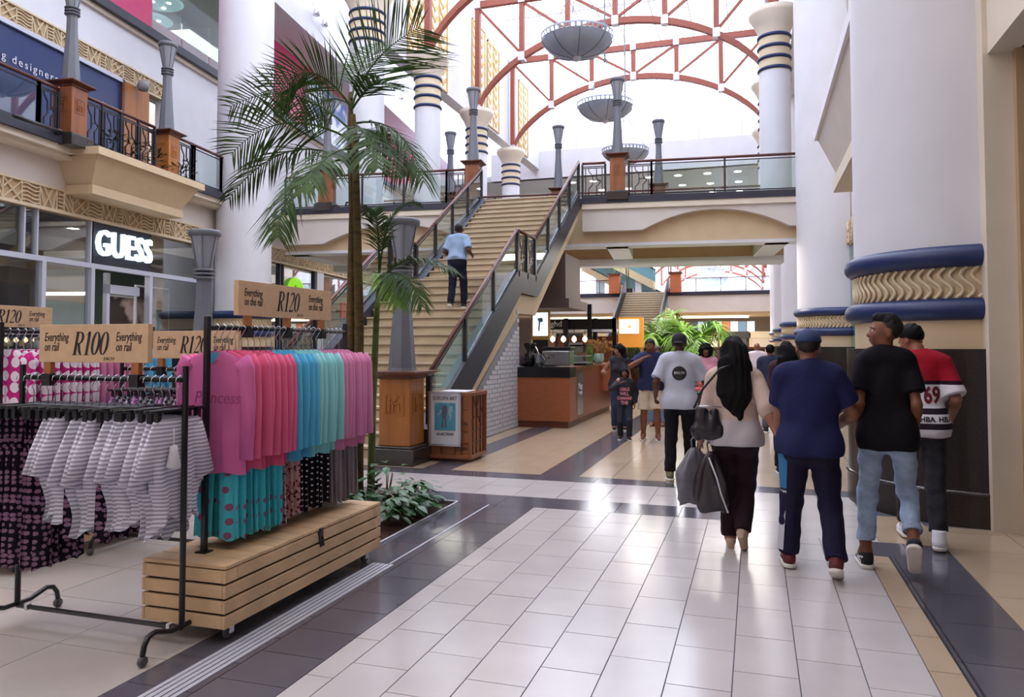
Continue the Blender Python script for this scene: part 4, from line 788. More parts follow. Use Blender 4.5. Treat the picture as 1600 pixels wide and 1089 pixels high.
MB().add([(x, -.013, z) for x, z in ((-.08, 2.3), (.05, 2.32), (.08, 2.22), (.0, 2.2), (-.02, 1.98), (-.06, 1.98), (-.04, 2.2))], [tuple(range(7))]).build('blue_mark', mat('pale_blue_print', '#7fa7cf', .5), lbx)
MB().b2(-.2, .2, 0, .08, 0, 1.75).build('stand', m_iron, lbx)
sk = thing('salon_kiosk', 'black framed salon kiosk with dark fascia board beyond the coffee counter', 'kiosk', (-4.85, 21.7, 0))
MB().b2(-1.4, 1.05, 0, .12, 2.07, 2.38).build('fascia_board', m_black, sk); MB().b2(-1.4, 1.05, .0, 2.6, 2.0, 2.08).build('roof', m_white, sk)
write('ghd', .24, m_white, sk, (-.72, -.012, 2.24), depth=.006)
for x, y in ((-1.3, .06), (-.4, -.1), (.3, -.1), (.42, .1), (1.0, .06), (-1.3, 2.5), (1.0, 2.5)): MB().box(x, y, 1.2 if x != .3 else 1.4, .12, .12, 2.4 if x != .3 else 2.8).build('post', m_black, sk)
MB().b2(-1.3, 1.0, .2, .6, 0, 1.0).build('counter', m_black, sk); MB().b2(-1.3, 1.0, 2.4, 2.5, .2, 1.9).build('back_wall', m_counter, sk)
for i in range(3): MB().b2(-.9 + .7 * i, -.45 + .7 * i, 2.36, 2.4, 1.1, 1.7).build('display_shelf', m_frame, sk)
for i in range(5): t = thing('bulb_pendant', f'bare glowing bulb under the salon kiosk board, {NTH[i]} from the left', 'lamp', (-5.95 + .32 * i, 21.5, 1.78)); MB().lathe([(0, -.09), (.07, -.03), (.07, .03), (.02, .1), (0, .1)], 12).build('bulb', m_warmglow, t, True); MB().tube([(0, 0, .1), (0, 0, .3)], .008, 5).build('cord', m_black, t)
ob = thing('orange_kiosk_sign', 'white lit sign in an orange frame right of the salon kiosk', 'sign', (-3.45, 22.0, 0)); MB().b2(-.34, .38, 0, .2, 1.55, 2.42).build('case', mat('orange_case', '#d98f3a', .4, emit='#d98f3a', es=.3), ob); MB().b2(-.3, .26, -.02, 0, 1.95, 2.36).build('face', m_signglow, ob); MB().lathe([(0, -.06), (.05, 0), (0, .09)], 10).build('flame_mark', mat('flame_orange', '#f0a020', .5, emit='#f0a020', es=1), ob, True, loc=(0, -.03, 2.15)); MB().b2(-.34, -.26, 0, .2, 0, 1.55).b2(.3, .38, 0, .2, 0, 1.55).build('leg', mat('orange_post', '#a8703a', .5), ob); MB().b2(-.26, .3, 0, .2, .1, 1.5).build('shelf_case', m_shopglass, ob)
sf_ = thing('dark_banquette', 'low dark red screen behind the walking family', 'screen', (-1.9, 24.5, 0)); MB().box(0, 0, .75, 4.4, .3, 1.5).build('panel', mat('dark_red_screen', '#3d2426', .6), sf_, bevel=.02); MB().box(0, 0, 1.53, 4.5, .36, .06).build('cap', m_wood_d, sf_)
# ---------------------------------------------------------------- planting
def frond(name, pts, leaf=.5, nl=46, wid=.022, droop=.35, m=None, parent=None, r0=.014, bend=0., face=False):
    """a feather leaf: stalk along a bezier, blades in two ranks that hang a little"""
    a, b, c = [Vector(p) for p in pts]; P = lambda t: a * (1 - t) ** 2 + b * 2 * t * (1 - t) + c * t * t
    mb = MB(); mb.tube([P(i / 10) for i in range(11)], [r0 * (1 - .85 * i / 10) for i in range(11)], 5)
    rr = random.Random(hash(name + str(nl) + str(round(a.x + c.z, 3))) & 0xffff)
    for i in range(nl):
        t = .16 + .84 * i / nl; p = P(t); d = (P(min(1, t + .02)) - P(t - .02)).normalized(); sd = d.cross(Vector((0, 0, 1))) if not face else (d.cross(Vector((-sps, cps, 0))).normalized() * .9 + d.cross(Vector((0, 0, 1))) * .35)
        if sd.length < .05: sd = d.cross(Vector((0, 1, 0)))
        sd.normalize(); L_ = leaf * (math.sin(PI * min(1, .16 + t * .84)) ** .6 * .85 + .15)
        for s_ in (-1, 1):
            dr = (sd * s_ * .75 + d * (.55 + .3 * t) + Vector((rr.uniform(-.12, .12), rr.uniform(-.12, .12), rr.uniform(-.05, .2) + bend))).normalized(); l = L_ * rr.uniform(.85, 1.1)
            n_ = dr.cross(d).normalized(); w = dr.cross(n_).normalized() * wid / 2
            q1 = p + dr * l * .5 - Vector((0, 0, droop * l * .12)); q2 = p + dr * l - Vector((0, 0, droop * l * .55))
            mb.add([p - w * .6, p + w * .6, q1 + w, q1 - w, q2], [(0, 1, 2, 3), (3, 2, 4)])
    return mb.build(name, m or m_palm, parent)
def local(pts, o): return [tuple(Vector(p) - Vector(o)) for p in pts]
O_ = Vector((-3.98, 7.1, 0)); pl = thing('tall_palm', 'tall slender twin-stemmed palm rising from the floor bed behind the rails', 'palm', O_)
for k, pts in enumerate(([(550, 800, 8.05), (548, 500, 8.05), (550, 330, 8.05), (545, 215, 8.05), (545, 140, 8.05)], [(562, 800, 8.0), (561, 500, 8.0), (556, 330, 7.98), (552, 215, 7.98), (549, 175, 7.98)])):
    MB().tube(local([pxd(*p) for p in pts], O_), [.055, .05, .042, .036, .025], 10).build('stem', m_stem, pl, True)
FR = [((546, 165, 8), (572, 75, 8.1), (655, 35, 8.2), .85, .25), ((547, 165, 8), (480, 60, 7.9), (420, 150, 7.8), .5, .5), ((545, 200, 8), (450, 105, 8.3), (352, 165, 8.4), .5, .5), ((545, 215, 8), (430, 150, 7.6), (356, 240, 7.4), .5, .6), ((542, 250, 8), (440, 190, 8.3), (352, 312, 8.5), .48, .8), ((545, 245, 8), (440, 255, 7.5), (432, 372, 7.3), .46, .8),
      ((550, 190, 8), (630, 170, 7.8), (662, 285, 7.6), .5, .9), ((550, 200, 8), (600, 190, 8.4), (628, 270, 8.6), .5, .7), ((548, 165, 8), (585, 105, 7.7), (612, 130, 7.5), .42, .4), ((550, 190, 8), (575, 200, 7.3), (590, 262, 7.0), .42, .7), ((545, 160, 8), (505, 130, 8.6), (470, 190, 9.0), .45, .5), ((545, 230, 8), (500, 230, 7.2), (470, 300, 6.9), .44, .7), ((546, 150, 8), (560, 80, 8.5), (590, 60, 8.9), .45, .3)]
for i, (a, b, c, lf, dr) in enumerate(FR): frond('frond', local([pxd(*a), pxd(*b), pxd(*c)], O_), lf * 1.1, 34 if i in (0, 1, 2, 3, 10) else 36, .017 if i in (0, 1, 2, 3, 10) else .024, dr * (.55 if i in (0, 1, 2, 3, 10) else 1), m_palm, pl, face=i in (0, 1, 2, 3, 10))
O2 = Vector((-3.75, 7.15, 0)); p2 = thing('young_palm', 'young green-stemmed palm bending in front of the stair lamp', 'palm', O2)
MB().tube(local([pxd(581, 800, 8.2), pxd(583, 640, 8.2), pxd(588, 500, 8.2), pxd(592, 430, 8.2)], O2), [.045, .04, .035, .02], 8).build('stem', mat('green_stem', '#5d6a2e', .6, var=.3, vs=10), p2, True)
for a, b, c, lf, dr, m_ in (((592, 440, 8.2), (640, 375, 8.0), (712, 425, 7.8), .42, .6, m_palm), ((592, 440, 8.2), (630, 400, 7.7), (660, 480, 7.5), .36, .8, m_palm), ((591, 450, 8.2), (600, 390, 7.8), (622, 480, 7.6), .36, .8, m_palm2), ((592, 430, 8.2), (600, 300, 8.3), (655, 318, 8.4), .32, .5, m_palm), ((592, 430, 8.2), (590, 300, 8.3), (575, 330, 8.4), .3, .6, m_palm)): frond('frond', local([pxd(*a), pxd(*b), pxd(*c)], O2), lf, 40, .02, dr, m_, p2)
def bush_palm(label, x, y, z, h, n, m_, seed, lf=.7):
    t = thing('potted_palm', label, 'palm', (x, y, z)); rr = random.Random(seed)
    MB().lathe([(0, 0), (.45, 0), (.5, .5), (.44, .5), (0, .46)], 20).build('pot', m_granite2, t)
    for k in range(5): MB().tube([(rr.uniform(-.15, .15), rr.uniform(-.15, .15), .4), (rr.uniform(-.25, .25), rr.uniform(-.25, .25), h * .55)], [.03, .02], 6).build('stem', m_rachis, t)
    for i in range(n):
        a = 2 * PI * i / n + rr.uniform(-.2, .2); r_ = rr.uniform(.6, 1.25) * h * .35; zz = h * rr.uniform(.45, .75)
        frond('frond', [(0, 0, h * .4), (math.cos(a) * r_ * .5, math.sin(a) * r_ * .5, zz + h * .4), (math.cos(a) * r_, math.sin(a) * r_, zz + h * rr.uniform(-.25, .2))], lf, 22, .05, .6, m_, t, .02)
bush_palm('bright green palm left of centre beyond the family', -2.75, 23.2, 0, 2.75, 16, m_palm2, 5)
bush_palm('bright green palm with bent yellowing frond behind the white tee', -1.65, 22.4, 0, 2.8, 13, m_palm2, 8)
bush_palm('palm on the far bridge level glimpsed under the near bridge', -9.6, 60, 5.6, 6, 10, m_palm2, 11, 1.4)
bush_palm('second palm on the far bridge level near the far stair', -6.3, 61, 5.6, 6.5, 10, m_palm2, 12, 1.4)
# floor bed with leafy shrubs
bed = thing('planting_bed', 'sunken soil bed with pale rim beside the timber crate', 'bed', (-3.6, 6.4, 0))
def soil(u, v): return (-.7 + 1.4 * u, -.9 + 1.8 * v, -.03 + .04 * math.sin(9 * u + 4 * v) * math.sin(7 * v))
MB().grid(soil, 14, 16).build('soil', m_soil, bed, True)
for r in ((-.7, .7, -.9, -.88), (-.7, .7, .88, .9), (.68, .7, -.9, .9), (-.7, -.68, -.9, .9)): MB().b2(*r, -.05, .012).build('rim', m_steel, bed)
def shrub(label, x, y, h, n, seed, sz=.1):
    t = thing('shrub', label, 'plant', (x, y, 0)); rr = random.Random(seed)
    for k in range(4): MB().tube([(0, 0, 0), (rr.uniform(-.1, .1), rr.uniform(-.1, .1), h * .7)], [.008, .004], 5).build('stem', m_rachis, t)
    for i in range(n):
        a = rr.uniform(0, 2 * PI); r_ = rr.uniform(.02, .2) * h / .28; z = h * rr.uniform(.3, 1.0); s_ = sz * rr.uniform(.6, 1.2); ti = rr.uniform(-.5, .3)
        c = Vector((math.cos(a) * r_, math.sin(a) * r_, z)); d = Vector((math.cos(a), math.sin(a), ti)).normalized(); w = Vector((-math.sin(a), math.cos(a), 0)) * s_ * .3
        q = [c, c + d * s_ * .35 + w, c + d * s_ * .7 + w * .8 - Vector((0, 0, s_ * .1)), c + d * s_ - Vector((0, 0, s_ * .25)), c + d * s_ * .7 - w * .8 - Vector((0, 0, s_ * .1)), c + d * s_ * .35 - w]; mid = c + d * s_ * .5 - Vector((0, 0, s_ * .06))
        MB().add(q + [mid], [(6, j, (j + 1) % 6) for j in range(6)]).build('leaf', m_leaf, t)
for i, (x, y, h) in enumerate(((-3.3, 5.75, .26), (-3.5, 6.1, .3), (-3.15, 6.2, .26), (-3.6, 6.5, .3), (-3.25, 6.6, .28), (-3.75, 6.0, .28), (-3.9, 6.5, .28), (-3.55, 6.95, .45), (-3.1, 6.75, .24), (-3.08, 6.4, .22), (-3.25, 7.0, .26))):
    shrub(['leafy shrub nearest the crate end', 'dense shrub in the middle of the bed front', 'shrub at the silver edge of the bed', 'shrub in the middle of the bed', 'low shrub at the bare soil corner of the bed', 'shrub at the left of the bed behind the crate', 'shrub against the palm stems', 'taller thin shrub at the back of the bed', 'low shrub nearest the walkway edge of the bed', 'small shrub on the silver rim nearest the crate', 'shrub at the far end of the bed by the slate tiles'][i], x, y, h, 46 if i != 7 else 22, 30 + i, .13)
for i, (tt, n) in enumerate(((1.9, 3), (2.6, 4), (3.3, 5), (4.3, 6))):
    p = W(tt, .72, 5.47); t = thing('shrub', f'dark shrub in the balcony planter box, {NTH[i]} from the left', 'plant', p); rr = random.Random(i)
    lf = MB()
    for k in range(60):
        a = rr.uniform(0, 2 * PI); r_ = rr.uniform(0, .25); z = rr.uniform(0, .42); s_ = .16; d = Vector((math.cos(a), math.sin(a), rr.uniform(-.1, .6))).normalized(); c = Vector((math.cos(a) * r_, math.sin(a) * r_, z)); w = Vector((-math.sin(a), math.cos(a), 0)) * .025
        lf.add([c - w, c + d * s_ * .5 + w, c + d * s_, c + d * s_ * .5 - w], [(0, 1, 2, 3)])
    lf.build('foliage', mat('dark_foliage', '#22331f', .6), t)['kind'] = 'stuff'
# spot lamps on the left upper wall and a camera dome
for i, (px, py) in enumerate(((483, 8), (497, 25), (607, 130), (620, 145))):
    p = wpt((16.2, 17.0, 25.6, 27.0)[i], -1.42, (14.9, 14.8, 15.0, 15.0)[i]); t = thing('spot_lamp', f'silver twin spot lamp on the left upper wall, {NTH[i]} from the left', 'lamp', p); MB().lathe([(0, -.16), (.13, -.16), (.15, -.1), (.1, .1), (0, .14)], 14).build('head', m_chrome, t, True); MB().tube([(0, 0, .1), (-.12, 0, .3), (-.25, 0, .32)], .02, 6).build('arm', m_steel, t)
# ---------------------------------------------------------------- clothes rails
def sheet(prof, th=.02, amp=.008, seed=0, nu=16, waves=3., hem=0.):
    """a soft hanging panel: prof = [(z, x_left, x_right)], front and back leaf with folds that grow downwards"""
    rr = random.Random(seed); ph = [rr.uniform(0, 6.28) for _ in range(4)]; mb = MB(); n = len(prof)
    ztop = prof[0][0]; zb = prof[-1][0]
    for sd in (1, -1):
        v = []; 
        for j, (z, a, b) in enumerate(prof):
            g = min(1, (ztop - z) / max(.05, (ztop - zb)) * 1.3)
            for i in range(nu + 1):
                u = i / nu; w = math.sin(PI * u) ** .5
                f = amp * g * (math.sin(2 * PI * waves * u + ph[0]) + .5 * math.sin(2 * PI * waves * 1.9 * u + ph[1] + z * 5))
                zz = z + (hem * g * math.sin(2 * PI * waves * u + ph[2]) if j > n * .6 else 0)
                v.append((a + (b - a) * u + .3 * f, sd * th * w + f, zz))
        m = nu + 1
        mb.add(v, [((j * m + i), (j * m + i + 1), (j + 1) * m + i + 1, (j + 1) * m + i)[::sd] for j in range(n - 1) for i in range(nu)])
    return mb
def lerp_prof(keys, n=14):
    out = []
    for j in range(n + 1):
        z = keys[0][0] + (keys[-1][0] - keys[0][0]) * j / n
        for p, q in zip(keys, keys[1:]):
            if q[0] <= z <= p[0] + 1e-9:
                t = (p[0] - z) / (p[0] - q[0] or 1); out.append((z, p[1] + (q[1] - p[1]) * t, p[2] + (q[2] - p[2]) * t)); break
    return out
def flat_tube(mb, pts, ra, rb, ry=.5, n=10):
    k = len(mb.v); mb.tube(pts, [ra + (rb - ra) * i / (len(pts) - 1) for i in range(len(pts))], n)
    for i in range(k, len(mb.v)):
        x, y, z = mb.v[i]; mb.v[i] = (x, y * ry, z)
    return mb
def hook(mb, h=.13): return mb.tube([(0, 0, -.02), (0, 0, h * .45), (-.012, 0, h * .62), (.012, 0, h * .9), (.03, 0, h + .012), (.012, 0, h + .028), (-.018, 0, h + .012), (-.024, 0, h - .012)], .0028, 5)
def hanger_proto(kind):
    t = thing('clothes_hanger', 'hanger', 'hanger'); hook(MB()).build('hook', m_wire, t, True)
    if kind == 'arms':
        b = MB()
        for s_ in (-1, 1): b.tube([(0, 0, -.005), (s_ * .06, 0, -.018), (s_ * .19, 0, -.062)], [.011, .012, .008], 6)
        b.build('arms', m_plastic, t, True); MB().tube([(-.185, 0, -.06), (.185, 0, -.06)], .006, 6).build('lower_bar', m_plastic, t, True)
    else:
        MB().tube([(-.2, 0, -.025), (.2, 0, -.025)], .01, 6).build('bar', m_plastic, t, True)
        for s_ in (-.15, .15): MB().box(s_, 0, -.055, .028, .028, .07).build('clip', m_plastic, t)
    return t
HA, HC = family(hanger_proto('arms')), family(hanger_proto('clips'))
_used = {}
def place(fam, loc, rz, label, group):
    k = fam[0].name; c = fam[0] if k not in _used else copy_family(fam); _used[k] = 1
    c.location = loc; c.rotation_euler = (0, 0, rz); c['label'] = label; c['group'] = group; return c
def top_proto(m, seed, L_=.7, nk=None, lab='top', sl=.62):
    t = thing('pyjama_shirt', lab, 'pyjama top'); n = 12
    sheet(lerp_prof([(.0, -.075, .075), (-.02, -.11, .11), (-.05, -.2, .2), (-.1, -.212, .212), (-.3, -.2, .2), (-L_, -.222, .222)], 16), .026, .011, seed, 16, 2.5, .008).build('bodice', m, t, True)
    for s_ in (-1, 1):
        flat_tube(MB(), [(s_ * .19, 0, -.055), (s_ * .225, 0, -.1), (s_ * .235, .01, -.3), (s_ * (.23 + .01 * (seed % 3)), .0, -sl)], .06, .045, .55).build('sleeve', m, t, True)
    nb = MB(); nb.tube([(.085 * math.cos(a * PI / 10), .024 * math.sin(a * PI / 10), -.005 - .05 * (math.sin(a * PI / 10) < -.1) * abs(math.sin(a * PI / 10))) for a in range(21)], .006, 6, False); nb.build('neckband', nk or m, t, True)
    return t
def trouser_proto(m, seed, z0=-.3, z1=-1.08, lab='trousers', w=.15, th=.022):
    t = thing('pyjama_trousers', lab, 'trousers')
    sheet([(z0, -w, w), (z0 - .04, -w, w), (z0 - .2, -w - .01, w + .01)], .02, .004, seed, 12, 2).build('waist', m, t, True)
    for s_ in (-1, 1): sheet(lerp_prof([(z0 - .18, min(0, s_ * (w + .01)), max(0, s_ * (w + .01))), (z1 + .4, min(s_ * .008, s_ * (w + .012)), max(s_ * .008, s_ * (w + .012))), (z1, min(s_ * .01, s_ * (w + .02)), max(s_ * .01, s_ * (w + .02)))], 10), th, .012, seed + s_, 10, 1.5, .01).build('leg', m, t, True)
    return t
c_pinkA = mat('orchid_jersey', '#cf6ba2', .85, spec=.2, bump=.2, bs=14, var=.06); c_pink = mat('coral_pink_jersey', '#e2668f', .85, spec=.2, bump=.2, bs=14); c_sky = mat('sky_blue_jersey', '#5ab4dc', .85, spec=.2, bump=.2, bs=14); c_aqua = mat('aqua_jersey', '#94d6da', .85, spec=.2, bump=.2, bs=14); c_lpink = mat('rose_jersey', '#d78ab4', .85, spec=.2, bump=.2, bs=14)
c_turq = pattern('turquoise_dots', 'dots', ['#4cc4d4', '#93587e'], 11.5, .24, rand=.35); c_flor = pattern('floral_print', 'blotch', ['#5b2a3a', '#c79aa0'], 45, .5); c_bdot = pattern('black_white_dots', 'dots', ['#1d1a26', '#d8d4dc'], 26, .16, rand=.1); c_grey = mat('grey_marl', '#8f8890', .9, spec=.2, var=.12, vs=120)
c_dots = pattern('dark_pink_squares', 'dots', ['#1a1020', '#94708c'], 30, .34, rand=.55); c_str = pattern('grey_white_stripes', 'stripes', ['#dcdae4', '#a09eb0'], 14, .5); c_fleece = pattern('magenta_white_dots', 'dots', ['#c02a80', '#e6dbe8'], 11, .42, rand=.3, rough=.95); c_black = mat('black_jersey', '#131118', .85, spec=.2)
c_print = pattern('charcoal_white_print', 'blotch', ['#2a2832', '#b9b6c0'], 38, .52); c_purp = pattern('purple_floral', 'blotch', ['#3d2350', '#c38fc0'], 40, .5); c_org = mat('orange_jersey', '#c85a2a', .85)
PROTO = {}
def proto(kind, m, seed, **k):
    key = (kind, m.name, seed)
    if key not in PROTO: PROTO[key] = family((top_proto if kind == 'top' else trouser_proto if kind == 'trousers' else romper_proto)(m, seed, **k))
    return PROTO[key]
def romper_proto(m, seed, lab='romper'):
    t = thing('striped_romper', lab, 'romper')
    sheet(lerp_prof([(-.05, -.16, .16), (-.14, -.215, .215), (-.3, -.205, .21), (-.4, -.205, .205), (-.46, -.175, .175), (-.52, -.16, .16), (-.57, -.165, .165), (-.62, -.185, .18)], 22), .036, .022, seed, 20, 2.1, .03).build('bodice', m, t, True)
    flat_tube(MB(), [(-.16, .0, -.06), (-.1, .02, -.2), (.0, .035, -.28), (.1, .03, -.2), (.16, 0, -.06)], .022, .022, .9, 6).build('draped_strap', m, t, True)
    flat_tube(MB(), [(.12, -.02, -.1), (.17, -.03, -.26), (.2, -.03, -.4)], .06, .075, .5).build('loose_sleeve', m, t, True); flat_tube(MB(), [(-.12, .02, -.1), (-.19, .03, -.26), (-.23, .03, -.38)], .06, .07, .5).build('loose_sleeve', m, t, True)
    return t
def crate(label, x, y, lx, ly, front=True):
    """slatted timber box on castors, long side along y, x.. to the hall"""
    t = thing('timber_crate', label, 'crate', (x, y, 0)); z0, z1 = .085, .425; g = .013; hh = (z1 - z0 - .02) / 4
    MB().box(0, 0, (z0 + z1) / 2, lx - .05, ly - .05, z1 - z0 - .03).build('gap_shade_box', m_shopdark, t)  # dark box added so the gaps between slats look shaded
    for r in range(4):
        za, zb = z0 + r * hh + g / 2, z0 + (r + 1) * hh - g / 2
        for s_ in (-1, 1):
            xs = s_ * lx / 2
            if r == 3:
                for a, b in ((-ly / 2, -ly / 2 + .1), (-ly / 2 + .104, ly / 2 - .104), (ly / 2 - .1, ly / 2)): MB().b2(xs - s_ * .02, xs, a, b, za, zb).build('slat', m_crate, t, bevel=.003)
            else: MB().b2(xs - s_ * .02, xs, -ly / 2, ly / 2, za, zb).build('slat', m_crate, t, bevel=.003)
            MB().b2(-lx / 2 + .021, lx / 2 - .021, s_ * (ly / 2 - .02), s_ * ly / 2, za, zb).build('slat', m_crate, t, bevel=.003)
    n = 12; w = ly / n
    for i in range(n): MB().b2(-lx / 2, lx / 2, -ly / 2 + i * w + .003, -ly / 2 + (i + 1) * w - .003, z1 - .02, z1).build('top_board', m_crate, t, bevel=.003)
    for sx in (-1, 1):
        for sy in (-1, 1):
            c = MB().lathe([(0, -.014), (.036, -.014), (.04, -.008), (.04, .008), (.036, .014), (0, .014)], 18); c.v = [(p[2], p[0], p[1]) for p in c.v]
            wh = c.build('castor_wheel', m_rubber, t, True, loc=(sx * (lx / 2 - .07), sy * (ly / 2 - .12), .0405)); MB().b2(-.022, .022, -.03, .03, .03, .047).b2(-.022, -.017, -.02, .02, -.01, .04).b2(.017, .022, -.02, .02, -.01, .04).build('fork', m_chrome, wh)
    if front:
        l = MB(); l.bar((lx / 2 + .004, .05, .30), (lx / 2 + .004, .02, .40), .012).bar((lx / 2 + .004, .05, .40), (lx / 2 + .004, .08, .30), .012).bar((lx / 2 + .006, .03, .34), (lx / 2 + .006, .075, .34), .01).b2(lx / 2, lx / 2 + .012, .03, .065, .37, .415); l.build('latch', m_iron, t)
    return t
def board(label, p, rz, w, h, price_txt, l1, l2, legs):
    t = thing('price_board', label, 'sign', p, rz)
    MB().box(0, .0, h / 2, w, .035, h).build('board', m_board, t, bevel=.002)
    yy = -.0185; k = h / .215
    price(price_txt, .132 * k, .2, 1.0).build('price_digits', m_ink, t, loc=(-.02, yy, h * .5)).rotation_euler = (PI / 2, 0, 0)
    for sx in (-1, 1):
        for j, tx in enumerate((l1, l2)):
            o = write(tx, .07 * k, m_ink, t, ((-w * .45 if sx < 0 else w * .215), yy, h * (.66 if j == 0 else .4)), depth=.0006, shear=.24, bold=.0004, xs=.6, align='LEFT')
    write('EACH', .026 * k, m_ink, t, (.12 * k, yy, h * .1), depth=.0006, shear=.2, xs=1.1)
    for x in legs: MB().b2(x - .025, x + .025, -.015, .015, -.09, .0).build('board_leg', m_wood_h, t); MB().box(x, 0, -.1, .06, .05, .07).build('clamp', m_plastic, t)
    return t
def tall_rail(label, x, ya, yb, z0=.425, zt=1.77, zr=1.705):
    t = thing('clothes_rail', label, 'rail', (x, 0, 0))
    for y in (ya, yb): MB().box(0, y, (z0 + zt) / 2, .03, .03, zt - z0).build('post', m_rack, t, bevel=.003); MB().box(0, y, z0 + .004, .07, .07, .008).build('foot_plate', m_rack, t)
    MB().tube([(0, ya, zr), (0, yb, zr)], .014, 10).build('rail_bar', m_rack, t, True)
    return t
def fill(x, y, along, items, zr, prefix, where, gap=.06, rzj=.08, hang='arms', hz=.135):
    """hang items = [(top kind, cloth, seed, word, trouser cloth or None)] from a rail running along x or y"""
    counts = {}
    for i, it in enumerate(items):
        if it is None: continue
        kind, m, seed, word, tm, tw = it; counts[word] = counts.get(word, 0) + 1; n = NTH[counts[word] - 1]
        px_, py_ = (x, y + i * gap) if along == 'y' else (x + i * gap, y); rz = (0 if along == 'y' else PI / 2) + random.uniform(-rzj, rzj); z = zr - hz + random.uniform(-.004, .004)
        place(HA if kind == 'top' else HC, (px_, py_, z), rz, f'hanger of the {n} {word} {where}', f'hangers {where}')
        L_ = f'{n} {word} {where}'
        if kind == 'top': place(proto('top', m, seed), (px_, py_, z), rz, L_, prefix)
        elif kind == 'romper': place(proto('romper', m, seed), (px_, py_, z - .02), rz, L_, prefix).scale = (random.uniform(.92, 1.06), random.uniform(.9, 1.2), random.uniform(.93, 1.07))
        else: place(proto('trousers', m, seed, z0=-.06, z1=-.9 if seed < 50 else -.72), (px_, py_, z - .01), rz, L_, prefix)
        if tm is not None:
            counts[tw] = counts.get(tw, 0) + 1
            place(proto('trousers', tm, seed % 3), (px_, py_ + .022, z + random.uniform(-.02, .02)), rz, f'{NTH[counts[tw] - 1]} {tw} {where}', prefix + ', trousers')
crate('slatted timber crate on castors under the pink and blue pyjamas', -2.97, 4.3, .55, 1.76)
tall_rail('tall black clothes rail standing on the timber crate at centre left', -3.0, 3.62, 5.16)
seqA = []
for i in range(24):
    m, w = (c_pinkA, 'orchid pink pyjama top') if i == 0 else (c_pink, 'coral pink pyjama top') if i < 8 else (c_sky, 'sky blue pyjama top') if i < 12 else (c_aqua, 'aqua pyjama top') if i < 17 else (c_lpink, 'rose pink pyjama top')
    tm, tw = (c_turq, 'turquoise spotted trousers') if i < 8 else (c_flor, 'floral print trousers') if i < 11 else (c_bdot, 'black dotted trousers') if i < 17 else (c_grey, 'plain grey trousers')
    seqA.append(('top', m, i % 3, w, tm, tw))
fill(-3.0, 3.69, 'y', seqA, 1.705, 'pyjama tops on the tall rail over the crate', 'on the tall crate rail, from the front', .06)
front_top = [o for o in COL.objects if o.get('label', '').startswith('first orchid pink pyjama top')][0]
write('Princess', .1, mat('deep_rose_ink', '#9c3f78', .7), front_top, (.06, -.05, -.27), depth=.001, shear=.2, xs=1.0)
sheet([(-.008, -.07, .07), (-.03, -.065, .065), (-.06, -.035, .035), (-.07, -.01, .01)], .033, 0, 1, 8).build('neck_lining', c_sky, front_top, True)
board('price board reading R120 on the tall rail over the crate', (-3.0, 4.4, 1.785), PI / 2, 1.06, .215, 'R120', 'Everything', 'on this rail', (-.42, .0, .42))
def t_rail(label, x0, x1, y, zr, zt, arch=True):
    t = thing('clothes_rail', label, 'rail', (0, y, 0))
    for x in (x0, x1):
        MB().tube([(x, 0, .1), (x, 0, zt)], .016, 4 if False else 8).build('post', m_rack, t)
        MB().tube([(x, -.27, .055), (x, -.26, .1), (x, -.235, .135), (x, -.19, .145), (x, -.08, .11), (x, .08, .11), (x, .19, .145), (x, .235, .135), (x, .26, .1), (x, .27, .055)], .014, 8).build('foot_tube', m_rack, t, True)
        for yy in (-.27, .27):
            c = MB().lathe([(0, -.012), (.025, -.012), (.028, 0), (.025, .012), (0, .012)], 14); c.v = [(p[2], p[0], p[1]) for p in c.v]; c.build('castor_wheel', m_rubber, t, True, loc=(x, yy, .029))
    MB().tube([(x0, 0, .1), (x1, 0, .1)], .014, 8).build('base_bar', m_rack, t); MB().tube([(x0 + .02, 0, zr), (x1 - .02, 0, zr)], .015, 10).build('rail_bar', m_rack, t, True)
    for x in (x0 + .08, x1 - .08): MB().box(x, 0, .1, .02, .031, .031).build('joint_clip', m_white, t)
    return t
t_rail('low black rolling rail of striped rompers at the front left', -4.08, -2.92, 3.36, 1.416, 1.49)
seqB = [('trousers', c_dots, i % 3, 'pink-squared trousers', None, '') for i in range(7)] + [('romper', c_str, 10 + i % 4, 'grey striped romper', None, '') if i not in (3, 7) else ('trousers', c_dots, 52, 'short pink-squared trousers', None, '') for i in range(15)]
fill(-4.1, 3.36, 'x', seqB, 1.416, 'clothes on the low front rail', 'on the low front rail, from the left', .054, .1, 'clips')
last = [o for o in COL.objects if o.get('category') == 'romper'][-1]
tz = MB(); tz.tube([(0, 0, .06), (0, 0, .16)], .004, 5).lathe([(0, .07), (.02, .06), (.022, .03), (.04, -.05), (.03, -.06), (0, -.05)], 12); tz.build('tassel', m_white, last, True, loc=(-.1, -.06, -.26))
board('price board reading R100 on the low front rail', (-3.55, 3.36, 1.505), 0, .78, .215, 'R100', 'Everything', 'on rail', (-.33, .3))
crate('second slatted timber crate cut by the left edge', -5.2, 4.85, .55, 1.75, False); tall_rail('tall black rail of fleece tops on the second crate at left', -5.2, 4.1, 5.55)
seqC = []
for i in range(22):
    m, w = (c_fleece, 'magenta dotted fleece top') if i < 10 else (c_lpink, 'plain pink top') if i < 17 else (c_sky, 'turquoise blue top')
    seqC.append(('top', m, 4 + i % 2, w, c_black if i % 2 == 0 else None, 'black trousers'))
fill(-5.2, 4.16, 'y', seqC, 1.705, 'tops on the second tall rail', 'on the left tall rail, from the front', .062)
t_rail('low black rolling rail half hidden behind the front rail', -4.84, -3.55, 4.85, 1.416, 1.49)
seqD = [('romper', c_print if i % 3 else c_purp, 20 + i % 3, 'charcoal printed romper' if i % 3 else 'purple floral romper', None, '') for i in range(15)]
